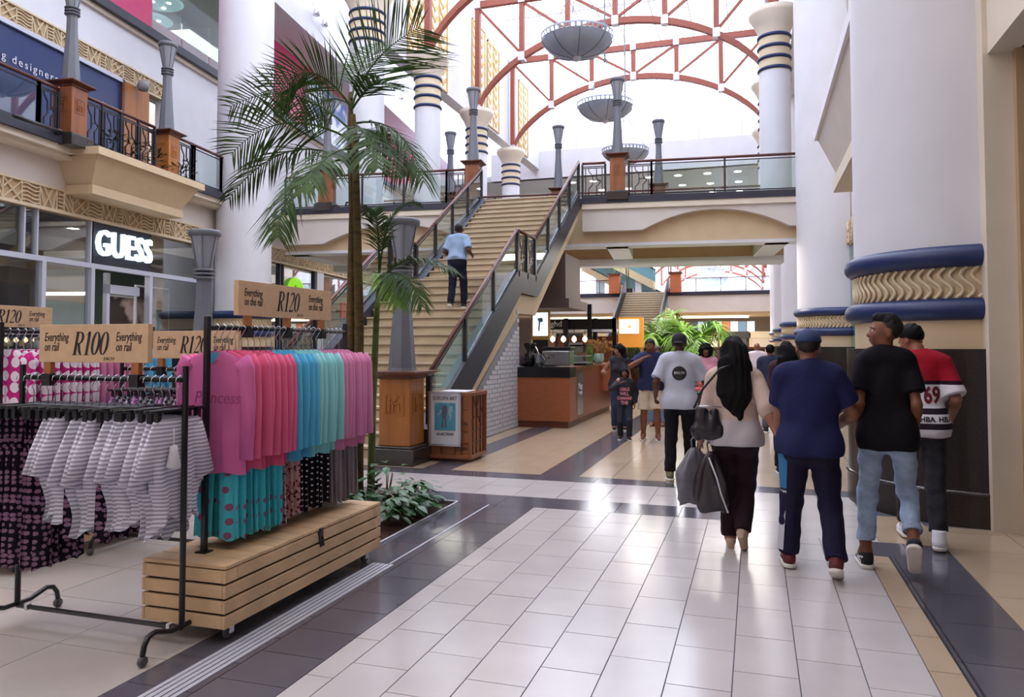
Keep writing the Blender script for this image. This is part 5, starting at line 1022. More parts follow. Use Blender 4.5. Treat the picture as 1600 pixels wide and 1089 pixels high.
fill(-4.76, 4.85, 'x', seqD, 1.416, 'rompers on the hidden low rail', 'on the hidden rail, from the left', .075, .1)
board('price board reading R120 behind the front price board', (-4.12, 4.85, 1.5), 0, .8, .215, 'R120', 'Everything', 'on rail', (-.33, .3))
crate('third timber crate far left behind the other rails', -7.1, 5.9, .55, 1.75, False); tall_rail('farthest tall rail of dark clothes at the left edge', -7.1, 5.1, 6.7)
seqE = [('top', c_org if i == 15 else (c_print if i % 4 == 0 else c_black), 7, 'orange top' if i == 15 else ('charcoal printed top' if i % 4 == 0 else 'black top'), None, '') for i in range(20)]
fill(-7.1, 5.2, 'y', seqE, 1.705, 'tops on the farthest tall rail', 'on the farthest rail, from the front', .072)
board('price board reading R120 on the farthest rail at the left edge', (-7.1, 5.68, 1.785), PI / 2, .95, .215, 'R120', 'Everything', 'on rail', (-.38, .38))
# ---------------------------------------------------------------- people: one skin grown from a blended distance field, clothes grown over it
def surface_nets(f, lo, h):
    s = f < 0; nx, ny, nz = f.shape
    c = [s[i:nx - 1 + i, j:ny - 1 + j, k:nz - 1 + k] for i in (0, 1) for j in (0, 1) for k in (0, 1)]
    n = sum(x.astype(np.int8) for x in c); act = (n > 0) & (n < 8); I = np.argwhere(act); idx = -np.ones(act.shape, np.int32); idx[act] = np.arange(len(I))
    P = np.zeros((len(I), 3)); W = np.zeros(len(I)); O = [(i, j, k) for i in (0, 1) for j in (0, 1) for k in (0, 1)]
    V = {o: f[I[:, 0] + o[0], I[:, 1] + o[1], I[:, 2] + o[2]] for o in O}
    for a in O:
        for ax in range(3):
            if a[ax]: continue
            b = tuple(a[q] + (q == ax) for q in range(3)); va, vb = V[a], V[b]; m = (va < 0) != (vb < 0)
            t = np.where(m, va / np.where(m, va - vb, 1), 0); q = np.array(a, float)[None] + np.eye(3)[ax][None] * t[:, None]; P[m] += q[m]; W[m] += 1
    P = (P / W[:, None] + I) * h + lo; F = []
    for ax in range(3):
        u, v = (ax + 1) % 3, (ax + 2) % 3; sl0 = [slice(1, -1)] * 3; sl1 = [slice(1, -1)] * 3; sl0[ax] = slice(0, -1); sl1[ax] = slice(1, None)
        a, b = s[tuple(sl0)], s[tuple(sl1)]; E = np.argwhere(a != b); off = np.ones(3, int); off[ax] = 0; E0 = E + off
        fl = a[tuple(E.T)]
        def cell(du, dv): q = E0.copy(); q[:, u] -= du; q[:, v] -= dv; return idx[tuple(q.T)]
        Q = np.stack([cell(1, 1), cell(0, 1), cell(0, 0), cell(1, 0)], 1); Q[~fl] = Q[~fl][:, ::-1]; F.append(Q)
    F = np.concatenate(F); F = F[(F >= 0).all(1)]
    for _ in range(2):      # light fairing
        A = np.zeros_like(P); C = np.zeros(len(P))
        for i in range(4): np.add.at(A, F[:, i], P[F[:, (i + 1) % 4]]); np.add.at(C, F[:, i], 1)
        C[C == 0] = 1; P = P * .5 + .5 * A / C[:, None]
    return P, F
def nrm(v): v = np.array(v, float); return v / (np.linalg.norm(v) or 1)
class Field:
    """blended solids; every add touches only the cells near the new piece"""
    def __init__(s, lo, hi, h):
        s.lo = np.array(lo, float); s.h = h; s.n = np.ceil((np.array(hi) - s.lo) / h).astype(int) + 1; s.f = np.full(s.n, 1., np.float32); s.T = None
    def sub(s, c, r):
        if s.T is not None: R, p = s.T; c = R @ (np.array(c) - p) + p
        a = np.maximum(0, ((c - r - s.lo) / s.h).astype(int)); b = np.minimum(s.n, ((c + r - s.lo) / s.h).astype(int) + 2)
        if (b <= a).any(): return None
        g = np.meshgrid(*[s.lo[i] + s.h * np.arange(a[i], b[i]) for i in range(3)], indexing='ij'); p = np.stack(g, -1)
        if s.T is not None: R, q = s.T; p = (p - q) @ R + q
        return tuple(slice(a[i], b[i]) for i in range(3)), p
    def put(s, sl, d, k, cut):
        o = s.f[sl]
        if cut:
            d = -d; hh = np.maximum(k - np.abs(o - d), 0) / k; s.f[sl] = np.maximum(o, d) + hh * hh * k / 4
        else: hh = np.maximum(k - np.abs(o - d), 0) / k; s.f[sl] = np.minimum(o, d) - hh * hh * k / 4
    def cone(s, a, b, ra, rb, k=.02, fy=1., flat=False, cut=False):
        a, b = np.array(a, float), np.array(b, float); R = max(ra, rb) + k + .03; c = (a + b) / 2; q = s.sub(c, np.linalg.norm(b - a) / 2 + R)
        if q is None: return s
        sl, p = q; w = np.array([1, 1 / fy, 1]); pa = (p - a) * w; ba = (b - a) * w; t = np.clip((pa @ ba) / max(ba @ ba, 1e-9), 0, 1)
        d = (np.linalg.norm(pa - t[..., None] * ba, axis=-1) - (ra + (rb - ra) * t)) * (fy if fy < 1 else 1) ** .5
        if flat: d = np.maximum(d, (p - b) @ nrm(b - a))
        s.put(sl, d, k, cut); return s
    def chain(s, pts, k=.02, fy=1.):
        for (a, ra), (b, rb) in zip(pts, pts[1:]): s.cone(a, b, ra, rb, k, fy)
        return s
    def ell(s, c, r, k=.02, cut=False, R=None):
        c = np.array(c, float); r = np.array(r, float); q = s.sub(c, r.max() + k + .03)
        if q is None: return s
        sl, p = q; v = p - c
        if R is not None: v = v @ R
        k0 = np.linalg.norm(v / r, axis=-1); k1 = np.linalg.norm(v / (r * r), axis=-1); s.put(sl, k0 * (k0 - 1) / np.maximum(k1, 1e-6), k, cut); return s
    def box(s, c, hf, r, k=.01, cut=False, R=None):
        c = np.array(c, float); hf = np.array(hf, float); q = s.sub(c, np.linalg.norm(hf) + r + k + .03)
        if q is None: return s
        sl, p = q; v = p - c
        if R is not None: v = v @ R
        v = np.abs(v) - hf + r; s.put(sl, np.linalg.norm(np.maximum(v, 0), axis=-1) + np.minimum(v.max(-1), 0) - r, k, cut); return s
    def keep(s, n, p0):
        g = np.meshgrid(*[s.lo[i] + s.h * np.arange(s.n[i]) for i in range(3)], indexing='ij'); n = nrm(n); p0 = np.array(p0, float)
        if s.T is not None: R, q = s.T; n = R @ n; p0 = R @ (p0 - q) + q
        d = sum((g[i] - p0[i]) * n[i] for i in range(3)); s.f = np.maximum(s.f, d.astype(np.float32)); return s
    def folds(s, amp, seed, fr=(26, 26, 16)):
        rr = np.random.RandomState(seed); g = np.meshgrid(*[s.lo[i] + s.h * np.arange(s.n[i]) for i in range(3)], indexing='ij'); d = 0
        for _ in range(5):
            w = rr.normal(size=3) * np.array(fr); d = d + np.sin(g[0] * w[0] + g[1] * w[1] + g[2] * w[2] + rr.uniform(0, 6.28))
        s.f = s.f + (d * amp / 2.2).astype(np.float32); return s
    def mesh(s, name, scale):
        f = s.f; f[0] = f[-1] = 1; f[:, 0] = f[:, -1] = 1; f[:, :, 0] = f[:, :, -1] = 1
        P, F = surface_nets(f, s.lo, s.h); me = bpy.data.meshes.new(name); P = P * scale
        me.vertices.add(len(P)); me.vertices.foreach_set('co', P.astype(np.float32).ravel()); me.loops.add(F.size); me.loops.foreach_set('vertex_index', F.astype(np.int32).ravel()); me.polygons.add(len(F)); me.polygons.foreach_set('loop_start', np.arange(0, F.size, 4, dtype=np.int32)); me.polygons.foreach_set('loop_total', np.full(len(F), 4, np.int32)); me.update(); me.validate(); return me
def rotm(yaw=0, pitch=0, roll=0):
    return np.array(Matrix.Rotation(yaw, 3, 'Z') @ Matrix.Rotation(pitch, 3, 'X') @ Matrix.Rotation(roll, 3, 'Y'))
def ik(r, t, l1, l2, pole):
    r, t = np.array(r, float), np.array(t, float); v = t - r; d = np.linalg.norm(v)
    if d > (l1 + l2) * .995: v *= (l1 + l2) * .995 / d; d = np.linalg.norm(v); t = r + v
    u = v / d; a = (l1 * l1 - l2 * l2 + d * d) / (2 * d); hgt = math.sqrt(max(0, l1 * l1 - a * a)); p = np.array(pole, float); p = p - u * (p @ u); return r + u * a + nrm(p) * hgt, t
def skin(name, c): return mat('skin_' + name, c, .5, spec=.35, var=.05, vs=25)
SK_D, SK_M, SK_B = skin('deep', '#50301f'), skin('brown', '#7a4c38'), skin('light', '#946450')
m_hairb = mat('black_hair', '#080608', .65, spec=.18, bump=.5, bs=120, stretch=(1, 1, .08)); m_hairbr = mat('brown_hair', '#4a2f22', .5, bump=.4, bs=100, stretch=(1, 1, .08)); m_fade = mat('cropped_hair', '#1a1210', .7)
m_sclera = mat('eye_white', '#d9d2cb', .3); m_iris = mat('dark_iris', '#1c1009', .2); m_lip = mat('lips', '#6b332f', .5); m_sole = mat('white_sole', '#d8d2cc', .6); m_brow = mat('eyebrow_hair', '#120c0a', .7)
def person(label, pos, rz, H, sex='m', g=1., h=.0085, feet=None, hands=None, curl=(.5, .5), head=(0, 0), lean=0., skin_m=SK_M, shirt=None, sleeve=.55, hem=.86, legs=None, leg_end=.1, shoe=None, hair='short', hair_m=m_hairb, cap=None, face=False, elbow=((-.12, -1, 0), (.12, -1, 0)), jeans_fold=.004, wide=1., heel=False, cuff=None, shoe_kind='sneaker', collar=None, sw=None):
    k = H / 1.75; t = thing('person', label, 'person', pos, rz); fem = sex == 'f'; ch = sex == 'c'
    feet = feet or ((-.1, 0, 0, 0), (.1, 0, 0, 0)); sw = sw or (.155 if fem else .15 if ch else .178); hw = .09
    px_ = (feet[0][0] + feet[1][0]) / 2; py_ = (feet[0][1] + feet[1][1]) / 2; pz = .91 if not ch else .86
    pel = np.array((px_, py_, pz)); L = np.array((0, lean, 0)); waist = pel + (0, 0, .13) + L * .3; chest = pel + (0, 0, .38) + L * .8; shz = pel + (0, 0, .5) + L; nb = pel + (0, .0, .55) + L * 1.05; hd = pel + (0, .015, .61) + L * 1.15
    sh = [shz + (-sw, 0, 0), shz + (sw, 0, 0)]; hip = [pel + (-hw, 0, 0), pel + (hw, 0, 0)]
    hands = hands or ((-sw - .05, .03, pz - .08), (sw + .05, .03, pz - .08))
    arm = []
    for i in (0, 1):
        tgt = np.array(hands[i], float) + (px_, py_, 0); e, w = ik(sh[i], tgt, .29, .26, elbow[i]); arm.append((sh[i], e, w))
    leg = []
    for i in (0, 1):
        a = np.array(feet[i][:3], float) + (0, 0, .085); kn, a = ik(hip[i], a, .43, .405, (0.08 * (-1, 1)[i], 1, 0)); leg.append((hip[i], kn, a))
    lo = np.min([p for s_ in arm + leg for p in s_] + [hd], 0) - (.17, .2, .12); hi = np.max([p for s_ in arm + leg for p in s_] + [hd + (0, 0, .2)], 0) + (.17, .24, .06)
    lo[2] = min(lo[2], -.02); new = lambda hh=h: Field(lo, hi, hh)
    tr = g * (1.06 if fem else 1.)
    def torso(F, o=0., kk=.05):
        F.ell(pel + (0, -.005, .03), (.165 * tr + o, .118 * tr + o, .125 + o), kk); F.cone(pel + (0, 0, .06), chest + (0, 0, -.08), .125 * tr * (.9 if fem else 1) + o, .138 * g * (.92 if fem else 1) + o, kk, .78)
        F.ell(chest + (0, 0, -.02), (.168 * g * (.9 if fem else 1) + o, .112 * g + o, .18 + o), kk); F.cone(shz + (-sw * .78, -.01, .015), shz + (sw * .78, -.01, .015), .062 * g + o, .062 * g + o, kk)
        F.cone(shz + (-sw * .5, -.01, .035), nb + (0, -.005, .0), .05 + o, .05 + o, kk); F.cone(shz + (sw * .5, -.01, .035), nb + (0, -.005, 0), .05 + o, .05 + o, kk)
        for s_ in (-1, 1): F.ell(pel + (s_ * .075, -.062, -.01), (.088 * tr + o, .085 * tr + o, .095 + o), kk)
        if fem:
            for s_ in (-1, 1): F.ell(chest + (s_ * .075, .085, -.03), (.065 + o, .06 + o, .07 + o), .03)
        return F
    F = torso(new())
    for i in (0, 1):
        a, e, w = arm[i]; F.cone(a, e, .052 * g, .04 * g, .03).cone(e, e + (w - e) * .3, .041 * g, .042 * g, .02).cone(e + (w - e) * .3, w, .042 * g, .027, .02)
        a, n_, b = leg[i]; F.cone(a, n_, .085 * tr, .055 * g, .04).cone(n_, n_ + (b - n_) * .35, .054 * g, .058 * g, .02).cone(n_ + (b - n_) * .35, b, .058 * g, .036, .02)
        fp = feet[i][3]; d = np.array((math.sin(.12 * (-1, 1)[i]), math.cos(fp), math.sin(fp))); F.cone(b, b + d * .13 + (0, 0, -.055), .04, .028, .03).cone(b, b - d * .035 + (0, 0, -.045), .04, .032, .03)
    # hands: palm, four unequal bent fingers, a thumb from the side
    for i in (0, 1):
        a, e, w = arm[i]; sg = (-1, 1)[i]; d = nrm(w - e); n_ = np.array((-sg, 0, 0.)); n_ = nrm(n_ - d * (n_ @ d)); sd = np.cross(n_, d) * sg
        if sd @ np.array((0, 1, .3)) < 0: sd = -sd
        R = np.stack([sd, n_, d], 1); pc = w + d * .05; F.box(pc, (.036, .014, .045), .013, .012, R=R); cu = curl[i]
        for j, (o_, fl) in enumerate(((.027, .07), (.009, .078), (-.009, .073), (-.026, .056))):
            b0 = w + d * .088 + sd * o_; d1 = nrm(d * math.cos(cu * .8) + n_ * math.sin(cu * .8)); d2 = nrm(d * math.cos(cu * 2.0) + n_ * math.sin(cu * 2.0)); b1 = b0 + d1 * fl * .5; F.cone(b0, b1, .0092, .0085, .006).cone(b1, b1 + d2 * fl * .5, .0085, .007, .005)
        b0 = w + d * .025 + sd * .03; d1 = nrm(sd * .75 + d * .7 + n_ * .35); b1 = b0 + d1 * .04; F.cone(b0, b1, .0125, .0105, .01).cone(b1, b1 + nrm(d + n_ * .5 + sd * .2) * .035, .0105, .008, .006)
    # neck and head
    F.cone(nb + (0, -.012, -.05), hd + (0, -.005, .02), .058 * g, .052, .03)
    HT = (rotm(head[0], head[1]), hd); F.T = HT; fs = 1.06 if ch else 1.
    q = lambda x, y, z: hd + np.array((x, y, z)) * fs
    F.ell(q(0, -.008, .135), (.076 * fs, .096 * fs, .088 * fs), .02).ell(q(0, .03, .085), (.06 * fs, .068 * fs, .085 * fs), .03).ell(q(0, .055, .035), (.036 * fs, .035 * fs, .028 * fs), .03)
    F.cone(q(0, .088, .108), q(0, .108, .075), .009, .0145, .012); F.ell(q(0, .1, .07), (.021, .014, .011), .008)
    for s_ in (-1, 1):
        F.ell(q(s_ * .031, .098, .108), (.018, .014, .012), .012, cut=True); F.ell(q(s_ * .033, .082, .126), (.024, .014, .008), .012); F.ell(q(s_ * .078, -.012, .095), (.011, .022, .034), .008); F.ell(q(s_ * .088, -.008, .1), (.007, .012, .02), .004, cut=True); F.ell(q(s_ * .042, .07, .078), (.02, .018, .02), .02)
    F.ell(q(0, .093, .05), (.024, .009, .006), .005).ell(q(0, .092, .04), (.02, .01, .007), .005).ell(q(0, .103, .0455), (.018, .006, .0022), .003, cut=True)
    F.T = None; body = mk('body', F.mesh('body', k), skin_m, t, True)
    HM = lambda p: (HT[0] @ (np.array(p) - hd) + hd) * k
    if face:
        for s_ in (-1, 1):
            ey = MB().lathe([(.0095 * math.sin(a * PI / 8), -.0095 * math.cos(a * PI / 8)) for a in range(9)], 12).build('eye', m_sclera, t, True, loc=tuple(HM(q(s_ * .031, .084, .107)))); dv = HT[0] @ np.array((0, 1, 0)); MB().lathe([(0, -.006), (.0055, -.003), (.006, 0), (0, .003)], 10).build('pupil', m_iris, ey, True, loc=tuple(dv * .0075)).rotation_euler = (-PI / 2, 0, math.atan2(-dv[0], dv[1]))
            MB().tube([tuple(HM(q(s_ * (.014 + .017 * j), .1 - .007 * j * j, .128 + .004 * (j == 1)))) for j in range(3)], .0038, 5).build('eyebrow', m_brow, t, True)
        MB().tube([tuple(HM(q(-.022 + .011 * j, .1 - .0045 * (j - 2) ** 2, .045 - (.0025 if j in (1, 2, 3) else 0)))) for j in range(5)], .0042, 6).build('lips', m_lip, t, True)
    # hair and headgear
    hb = lo.copy(); hb[2] = hd[2] - (.55 if hair == 'long' else .3); hx = Field(np.maximum(lo, hd - (.2, .24, .62)), hd + (.2, .24, .36), h * .8)
    if hair in ('short', 'quiff', 'crop'):
        hx.T = HT; th = .006 if hair == 'crop' else .0015 if hair == 'quiff' else .011; hx.ell(q(0, -.01, .138), (.077 * fs + th, .096 * fs + th, .089 * fs + th), .02)
        if hair == 'quiff': hx.cone(q(-.02, .055, .2), q(.02, .055, .2), .022, .022, .03).cone(q(0, .06, .2), q(0, -.03, .212), .024, .02, .04)
        hx.keep((0, .62, -.8) if hair != 'quiff' else (0, .12, -1), q(0, .035, .145 if hair != 'quiff' else .168)); hx.folds(.003 if hair != 'quiff' else .0015, 3, (90, 60, 60)); hx.T = None; mk('hair', hx.mesh('hair', k), hair_m, t, True)
        if hair == 'quiff': h2 = Field(hd - (.2, .24, .1), hd + (.2, .24, .36), h * .8); h2.T = HT; h2.ell(q(0, -.012, .136), (.0785, .097, .09), .02); h2.keep((0, .75, -.66), q(0, .0, .13)); h2.T = None; mk('cropped_sides', h2.mesh('hair', k), m_fade, t, True)
    elif hair == 'long':
        hx.T = HT; hx.ell(q(0, -.012, .135), (.096, .115, .108), .02).cone(q(0, -.06, .1), q(0, -.085, -.06), .105, .12, .05, .62); hx.T = None
        bk = nb + (0, -.085, 0); hx.cone(bk + (0, -.01, .06), bk + (.0, -.04, -.16), .125, .115, .05, .5).cone(bk + (0, -.04, -.16), bk + (.03, -.05, -.36), .115, .045, .05, .45)
        hx.T = HT; hx.ell(q(0, .12, .07), (.065, .1, .095), .02, cut=True); hx.T = None; hx.folds(.009, 5, (85, 60, 12)); mk('hair', hx.mesh('hair', k), hair_m, t, True)
    elif hair in ('bob', 'curly'):
        hx.T = HT; e = .02 if hair == 'bob' else .045; hx.ell(q(0, -.015, .125), (.08 + e, .098 + e, .092 + e), .02).cone(q(0, -.05, .1), q(0, -.06, -.03), .085 + e, .07 + e, .04); hx.ell(q(0, .12, .065), (.064, .1, .092), .015, cut=True); hx.T = None
        hx.folds(.004 if hair == 'bob' else .012, 6, (60, 50, 30) if hair == 'bob' else (90, 90, 90)); mk('hair', hx.mesh('hair', k), hair_m, t, True)
    if cap:
        kind, cm_ = cap; cf = Field(hd - (.2, .24, .1), hd + (.2, .28, .36), h * .8); cf.T = HT
        cf.ell(q(0, -.008, .142), (.092, .112, .1), .01)
        cf.keep((0, -.1 if kind == 'cap' else .35, -1), q(0, 0, .135 if kind == 'cap' else .125))
        if kind == 'cap': cf.ell(q(0, .12, .14), (.075, .085, .012), .015)
        else: cf.ell(q(0, -.13, .115), (.065, .06, .012), .02)
        cf.T = None; c_ = mk('cap', cf.mesh('cap', k), cm_, t, True)
        bt = MB().lathe([(0, .012), (.011, .006), (.012, 0)], 10).build('cap_button', cm_, c_, True, loc=tuple(HM(q(0, -.008, .241))))
    # clothes
    if legs:
        F = new(); o = .014 * wide
        torso(F, o * .8, .05); F.keep((0, 0, 1), waist + (0, 0, -.0))
        for i in (0, 1):
            a, n_, b = leg[i]; end = b + (n_ - b) * min(1, max(0, (leg_end - .085) / .4)) if leg_end < .48 else n_ + (a - n_) * ((leg_end - .48) / .43)
            if leg_end < .48: F.cone(a, n_, .09 * tr + o, .058 * g + o, .04).cone(n_, end, .058 * g + o * 1.1, (.056 if leg_end > .3 else .05) * g + o * 1.2, .03, flat=True)
            else: F.cone(a, end, .09 * tr + o, .075 * g + o * 2.2, .04, flat=True)
        if F is not None: F.folds(jeans_fold, 11, (20, 20, 45)); lg = mk('trousers' if leg_end < .45 else 'shorts', F.mesh('trousers', k), legs, t, True)
        if cuff:
            for i in (0, 1):
                a, n_, b = leg[i]; end = b + (n_ - b) * max(0, (leg_end - .085) / .4); d = nrm(n_ - b); r = (.056 if leg_end > .3 else .05) * g + o * 1.2 + .004; MB().tube([tuple((end + d * z) * k) for z in (.0, .012, .03, .042)], [r * k * .97, r * k * 1.03, r * k * 1.03, r * k * .98], 20, False).build('turned_cuff', cuff, t, True)
    if shirt:
        F = new(); o = .024 * wide; torso(F, o, .05); F.cone(chest + (0, 0, -.12), pel + (0, -.012, hem - pz), .142 * g + o, .175 * tr + o, .05, .84, flat=True)
        [F.ell(leg[i][0] + (0, -.03, .03), (.096 * tr + o, .106 * tr + o, .15), .05) for i in (0, 1)]; F.keep((0, 0, -1), pel + (0, 0, hem - pz))
        for i in (0, 1):
            a, e, w = arm[i]
            if sleeve <= 1 and sleeve > 0: end = a + (e - a) * sleeve; F.cone(a + nrm(a - shz) * -.01, end, .064 * g + o * .8, .056 * g + o * 1.1, .03, flat=True)
            elif sleeve > 1: end = e + (w - e) * (sleeve - 1); F.cone(a, e, .06 * g + o * .7, .047 * g + o * .8, .03).cone(e, end, .047 * g + o * .8, .04 * g + o * .6, .03, flat=True)
        F.ell(nb + (0, .015, .055), (.062 * g, .062 * g, .045), .012, cut=True); F.folds(.0045, 17, (22, 22, 13)); sh_o = mk('shirt', F.mesh('shirt', k), shirt, t, True)
        if collar: MB().tube([tuple((nb + (.066 * math.cos(a * PI / 10), -.004 + .06 * math.sin(a * PI / 10), .014 - .012 * math.sin(a * PI / 10))) * k) for a in range(21)], .009 * k, 8, False).build('collar', collar, t, True)
    else: sh_o = None
    if shoe:
        for i in (0, 1):
            b = leg[i][2]; fp = feet[i][3]; yw = -.14 * (-1, 1)[i]; R = rotm(yw, fp); S = Field(b - .25, b + .25, min(h, .0065) * .85); S.T = (R, b)
            P = lambda x, y, z: b + np.array((x, y, z))
            if shoe_kind == 'sneaker': S.cone(P(0, -.045, -.035), P(0, -.02, -.002), .042, .044, .02).cone(P(0, -.01, -.03), P(0, .13, -.052), .042, .036, .03); S.keep((0, 0, -1), P(0, 0, -.083)); S.keep((0, 0, 1), P(0, 0, .018))
            elif shoe_kind == 'hightop': S.cone(P(0, -.045, -.035), P(0, -.01, .05), .046, .05, .03).cone(P(0, -.01, -.03), P(0, .14, -.05), .047, .04, .03); S.keep((0, 0, -1), P(0, 0, -.083)); S.keep((0, 0, 1), P(0, 0, .06))
            elif shoe_kind == 'heel': S.cone(P(0, -.035, -.02), P(0, -.03, -.015), .037, .036, .02).cone(P(0, -.02, -.035), P(0, .12, -.062), .035, .026, .03).box(P(0, -.045, -.055), (.026, .024, .032), .008); S.keep((0, 0, 1), P(0, 0, -.0)); S.keep((0, 0, -1), P(0, 0, -.088))
            else: S.box(P(0, .035, -.074), (.042, .125, .012), .01).cone(P(-.035, .05, -.06), P(.035, .05, -.06), .022, .022, .02)
            S.T = None; so = mk('shoe', S.mesh('shoe', k), shoe, t, True)
            if shoe_kind in ('sneaker', 'hightop'):
                S2 = Field(b - .25, b + .25, min(h, .0065) * .85); S2.T = (R, b); S2.cone(P(0, -.045, -.07), P(0, .13, -.07), .05, .044, .02); S2.keep((0, 0, 1), P(0, 0, -.058)); S2.keep((0, 0, -1), P(0, 0, -.086)); S2.T = None; mk('sole', S2.mesh('sole', k), m_sole, so, True)
    return t, dict(k=k, arm=arm, leg=leg, sh=sh, hd=hd, pel=pel, nb=nb, shirt=sh_o, HM=HM)
def on_back(txt, size, m, parent_t, target, x, z, side=-1, **kw):
    """print laid on the cloth: letters pressed onto the garment from behind (side -1) or in front (+1)"""
    me = text_mesh(txt, size, depth=0, **kw); bv = BVHTree.FromPolygons([v.co.copy() for v in target.data.vertices], [tuple(p.vertices) for p in target.data.polygons])
    press(me, bv, x, z, side); return mk('lettering', me, m, parent_t)
def press(me, bv, x, z, side):
    for v in me.vertices:
        p = Vector(((-v.co.x if side > 0 else v.co.x) + x, side * 1., v.co.y + z)); hit = bv.ray_cast(p, Vector((0, -side, 0)))
        v.co = (hit[0] + Vector((0, side * .004, 0))) if hit[0] is not None else p * 0 + Vector((p.x, side * .1, p.z))
# ---------------------------------------------------------------- the crowd
m_blouse = bands('cream_blouse', [(0, '#b5adb3'), (1.02, '#bfa79c'), (1.3, '#c4aca0')]); m_burg = mat('burgundy_black_trousers', '#24141c', .8, spec=.2, bump=.25, bs=30); m_navy = mat('navy_polo', '#20224a', .85, spec=.2, var=.08, vs=60, bump=.2, bs=30); m_navyt = mat('navy_track_trousers', '#1d1a33', .8, spec=.2, bump=.25, bs=25); m_maroon = mat('maroon_suede', '#5e1d26', .7, bump=.2, bs=60); m_capn = mat('navy_cap', '#23305a', .8)
m_tblack = mat('black_tee', '#151319', .9, spec=.15, bump=.2, bs=25); m_denim = mat('pale_denim', '#9db1cd', .8, spec=.2, var=.22, vs=9, bump=.5, bs=22, stretch=(1, 1, 1.6)); m_bdenim = mat('black_denim', '#2b2930', .75, spec=.25, var=.35, vs=8, bump=.5, bs=22); m_whitesh = mat('white_trainer', '#dfe0e8', .5); m_blacksh = mat('black_canvas', '#17161b', .8); m_greyt = mat('grey_white_tee', '#b9bcca', .85, spec=.2, bump=.25, bs=18); m_blackt = mat('black_trousers', '#17151d', .8, spec=.2, bump=.2, bs=25)
m_jersey = bands('striped_jersey', [(0, '#cfcbd4'), (.93, '#2a1f2b'), (.98, '#d8d5dc'), (1.05, '#2a1f2b'), (1.1, '#dcd9e0'), (1.285, '#2a1420'), (1.32, '#a0162b')]); m_beigesh = mat('beige_suede', '#b59a84', .7)
wt, wi = person('woman with long black hair and cream blouse carrying shopping bags', (-.16, 6.28, 0), 0, 1.66, 'f', 1.04, .0075, ((-.045, .06, 0, 0), (.055, -.1, .075, -.75)), ((-.285, .05, .86), (.35, -.26, .93)), (.75, .55), (.0, 0), 0., SK_B, m_blouse, 1.25, .87, m_burg, .1, m_beigesh, 'long', m_hairb, None, False, shoe_kind='heel', wide=1.0)
MB().tube([tuple(wi['arm'][0][1] * wi['k'] + Vector((.047 * math.cos(a * PI / 8), .047 * math.sin(a * PI / 8), -.06))) for a in range(17)], .012, 8, False).build('rolled_cuff', m_blouse, wt, True)
mt, mi = person('man in navy cap and navy polo shirt with white collar line, seen from behind', (.36, 5.74, 0), 0, 1.71, 'm', 1.08, .0075, ((-.15, .17, 0, 0), (.15, -.16, .06, -.45)), ((-.2, .26, .92), (.19, .26, 1.02)), (.8, .8), (0, 0), 0., SK_B, m_navy, .72, .86, m_navyt, .1, m_maroon, 'crop', m_fade, ('cap', m_capn), False, wide=1.1, elbow=((-.2, -1, 0), (.75, -.7, -.2)), collar=m_navy, sw=.172)
MB().tube([tuple((mi['nb'] + (.071 * math.cos(a * PI / 10), -.004 + .065 * math.sin(a * PI / 10), .004 - .012 * math.sin(a * PI / 10))) * mi['k']) for a in range(21)], .0035, 6, False).build('collar_line', m_white, mt, True)
for (za, zb, m_) in ((.62, 1.0, mat('teal_stripe', '#2a6f9c', .8)), (0.05, .6, mat('pale_stripe', '#b9b6bd', .8))):
    a, n_, b = [Vector(p) * mi['k'] for p in mi['leg'][0]]; P = lambda s_: a.lerp(n_, s_ * 2) if s_ < .5 else n_.lerp(b, s_ * 2 - 1); st_ = MB()
    s0, s1 = 1 - zb, 1 - za; rr_ = lambda s_: (.108 - .05 * min(1, s_ * 2)) if s_ < .5 else .06
    st_.grid(lambda u, v: (lambda s_: (P(s_).x - (rr_(s_) + .018) * math.cos((u - .8) * 1.3), P(s_).y + (rr_(s_) + .018) * math.sin((u - .8) * 1.3), P(s_).z))(s0 + (s1 - s0) * v), 4, 10).build('side_stripe', m_, mt, True)
for w_, s_ in ((-1, 1),): MB().tube([tuple(mi['HM'](mi['hd'] + np.array((-.035 + .0175 * j, -.106 + .004 * abs(j - 2), .135 + .03 * math.sin(PI * j / 4))))) for j in range(5)], .004, 6).build('cap_strap', m_capn, mt, True)
bt_, bi = person('smiling man in black tee and pale ripped jeans looking to the left', (.83, 6.08, 0), -.05, 1.83, 'm', .8, .0075, ((-.08, .0, 0, 0), (.2, -.22, .13, -.95)), ((-.175, .08, .92), (.175, .08, .93)), (.5, .6), (1.55, .08), .02, SK_M, m_tblack, .72, .83, m_denim, .19, m_blacksh, 'quiff', m_hairb, None, True, jeans_fold=.006, wide=1.0, cuff=m_denim, sw=.138)
wl_ = on_back('VANS', .062, m_white, bt_, [o for o in kids(bt_) if o.name.startswith('shoe')][0], 0, 0); bvh = None
sh0 = [o for o in kids(bt_) if o.name.startswith('shoe')][0]; bx_ = [v.co for v in sh0.data.vertices]; me = text_mesh('VANS', .075, depth=0, shear=.15, bold=.002); bv = BVHTree.FromPolygons([v.co.copy() for v in sh0.data.vertices], [tuple(p.vertices) for p in sh0.data.polygons])
cy = sum(v.y for v in bx_) / len(bx_); cz = sum(v.z for v in bx_) / len(bx_); cx = sum(v.x for v in bx_) / len(bx_)
for v in me.vertices:
    y, z = cy - .005 - v.co.x, cz + .004 + v.co.y; hit = bv.ray_cast(Vector((cx - .5, y, z)), Vector((1, 0, 0))); v.co = (hit[0] + Vector((-.003, 0, 0))) if hit[0] is not None else Vector((cx - .04, y, z))
bpy.data.objects.remove(wl_); mk('lettering', me, m_white, sh0)
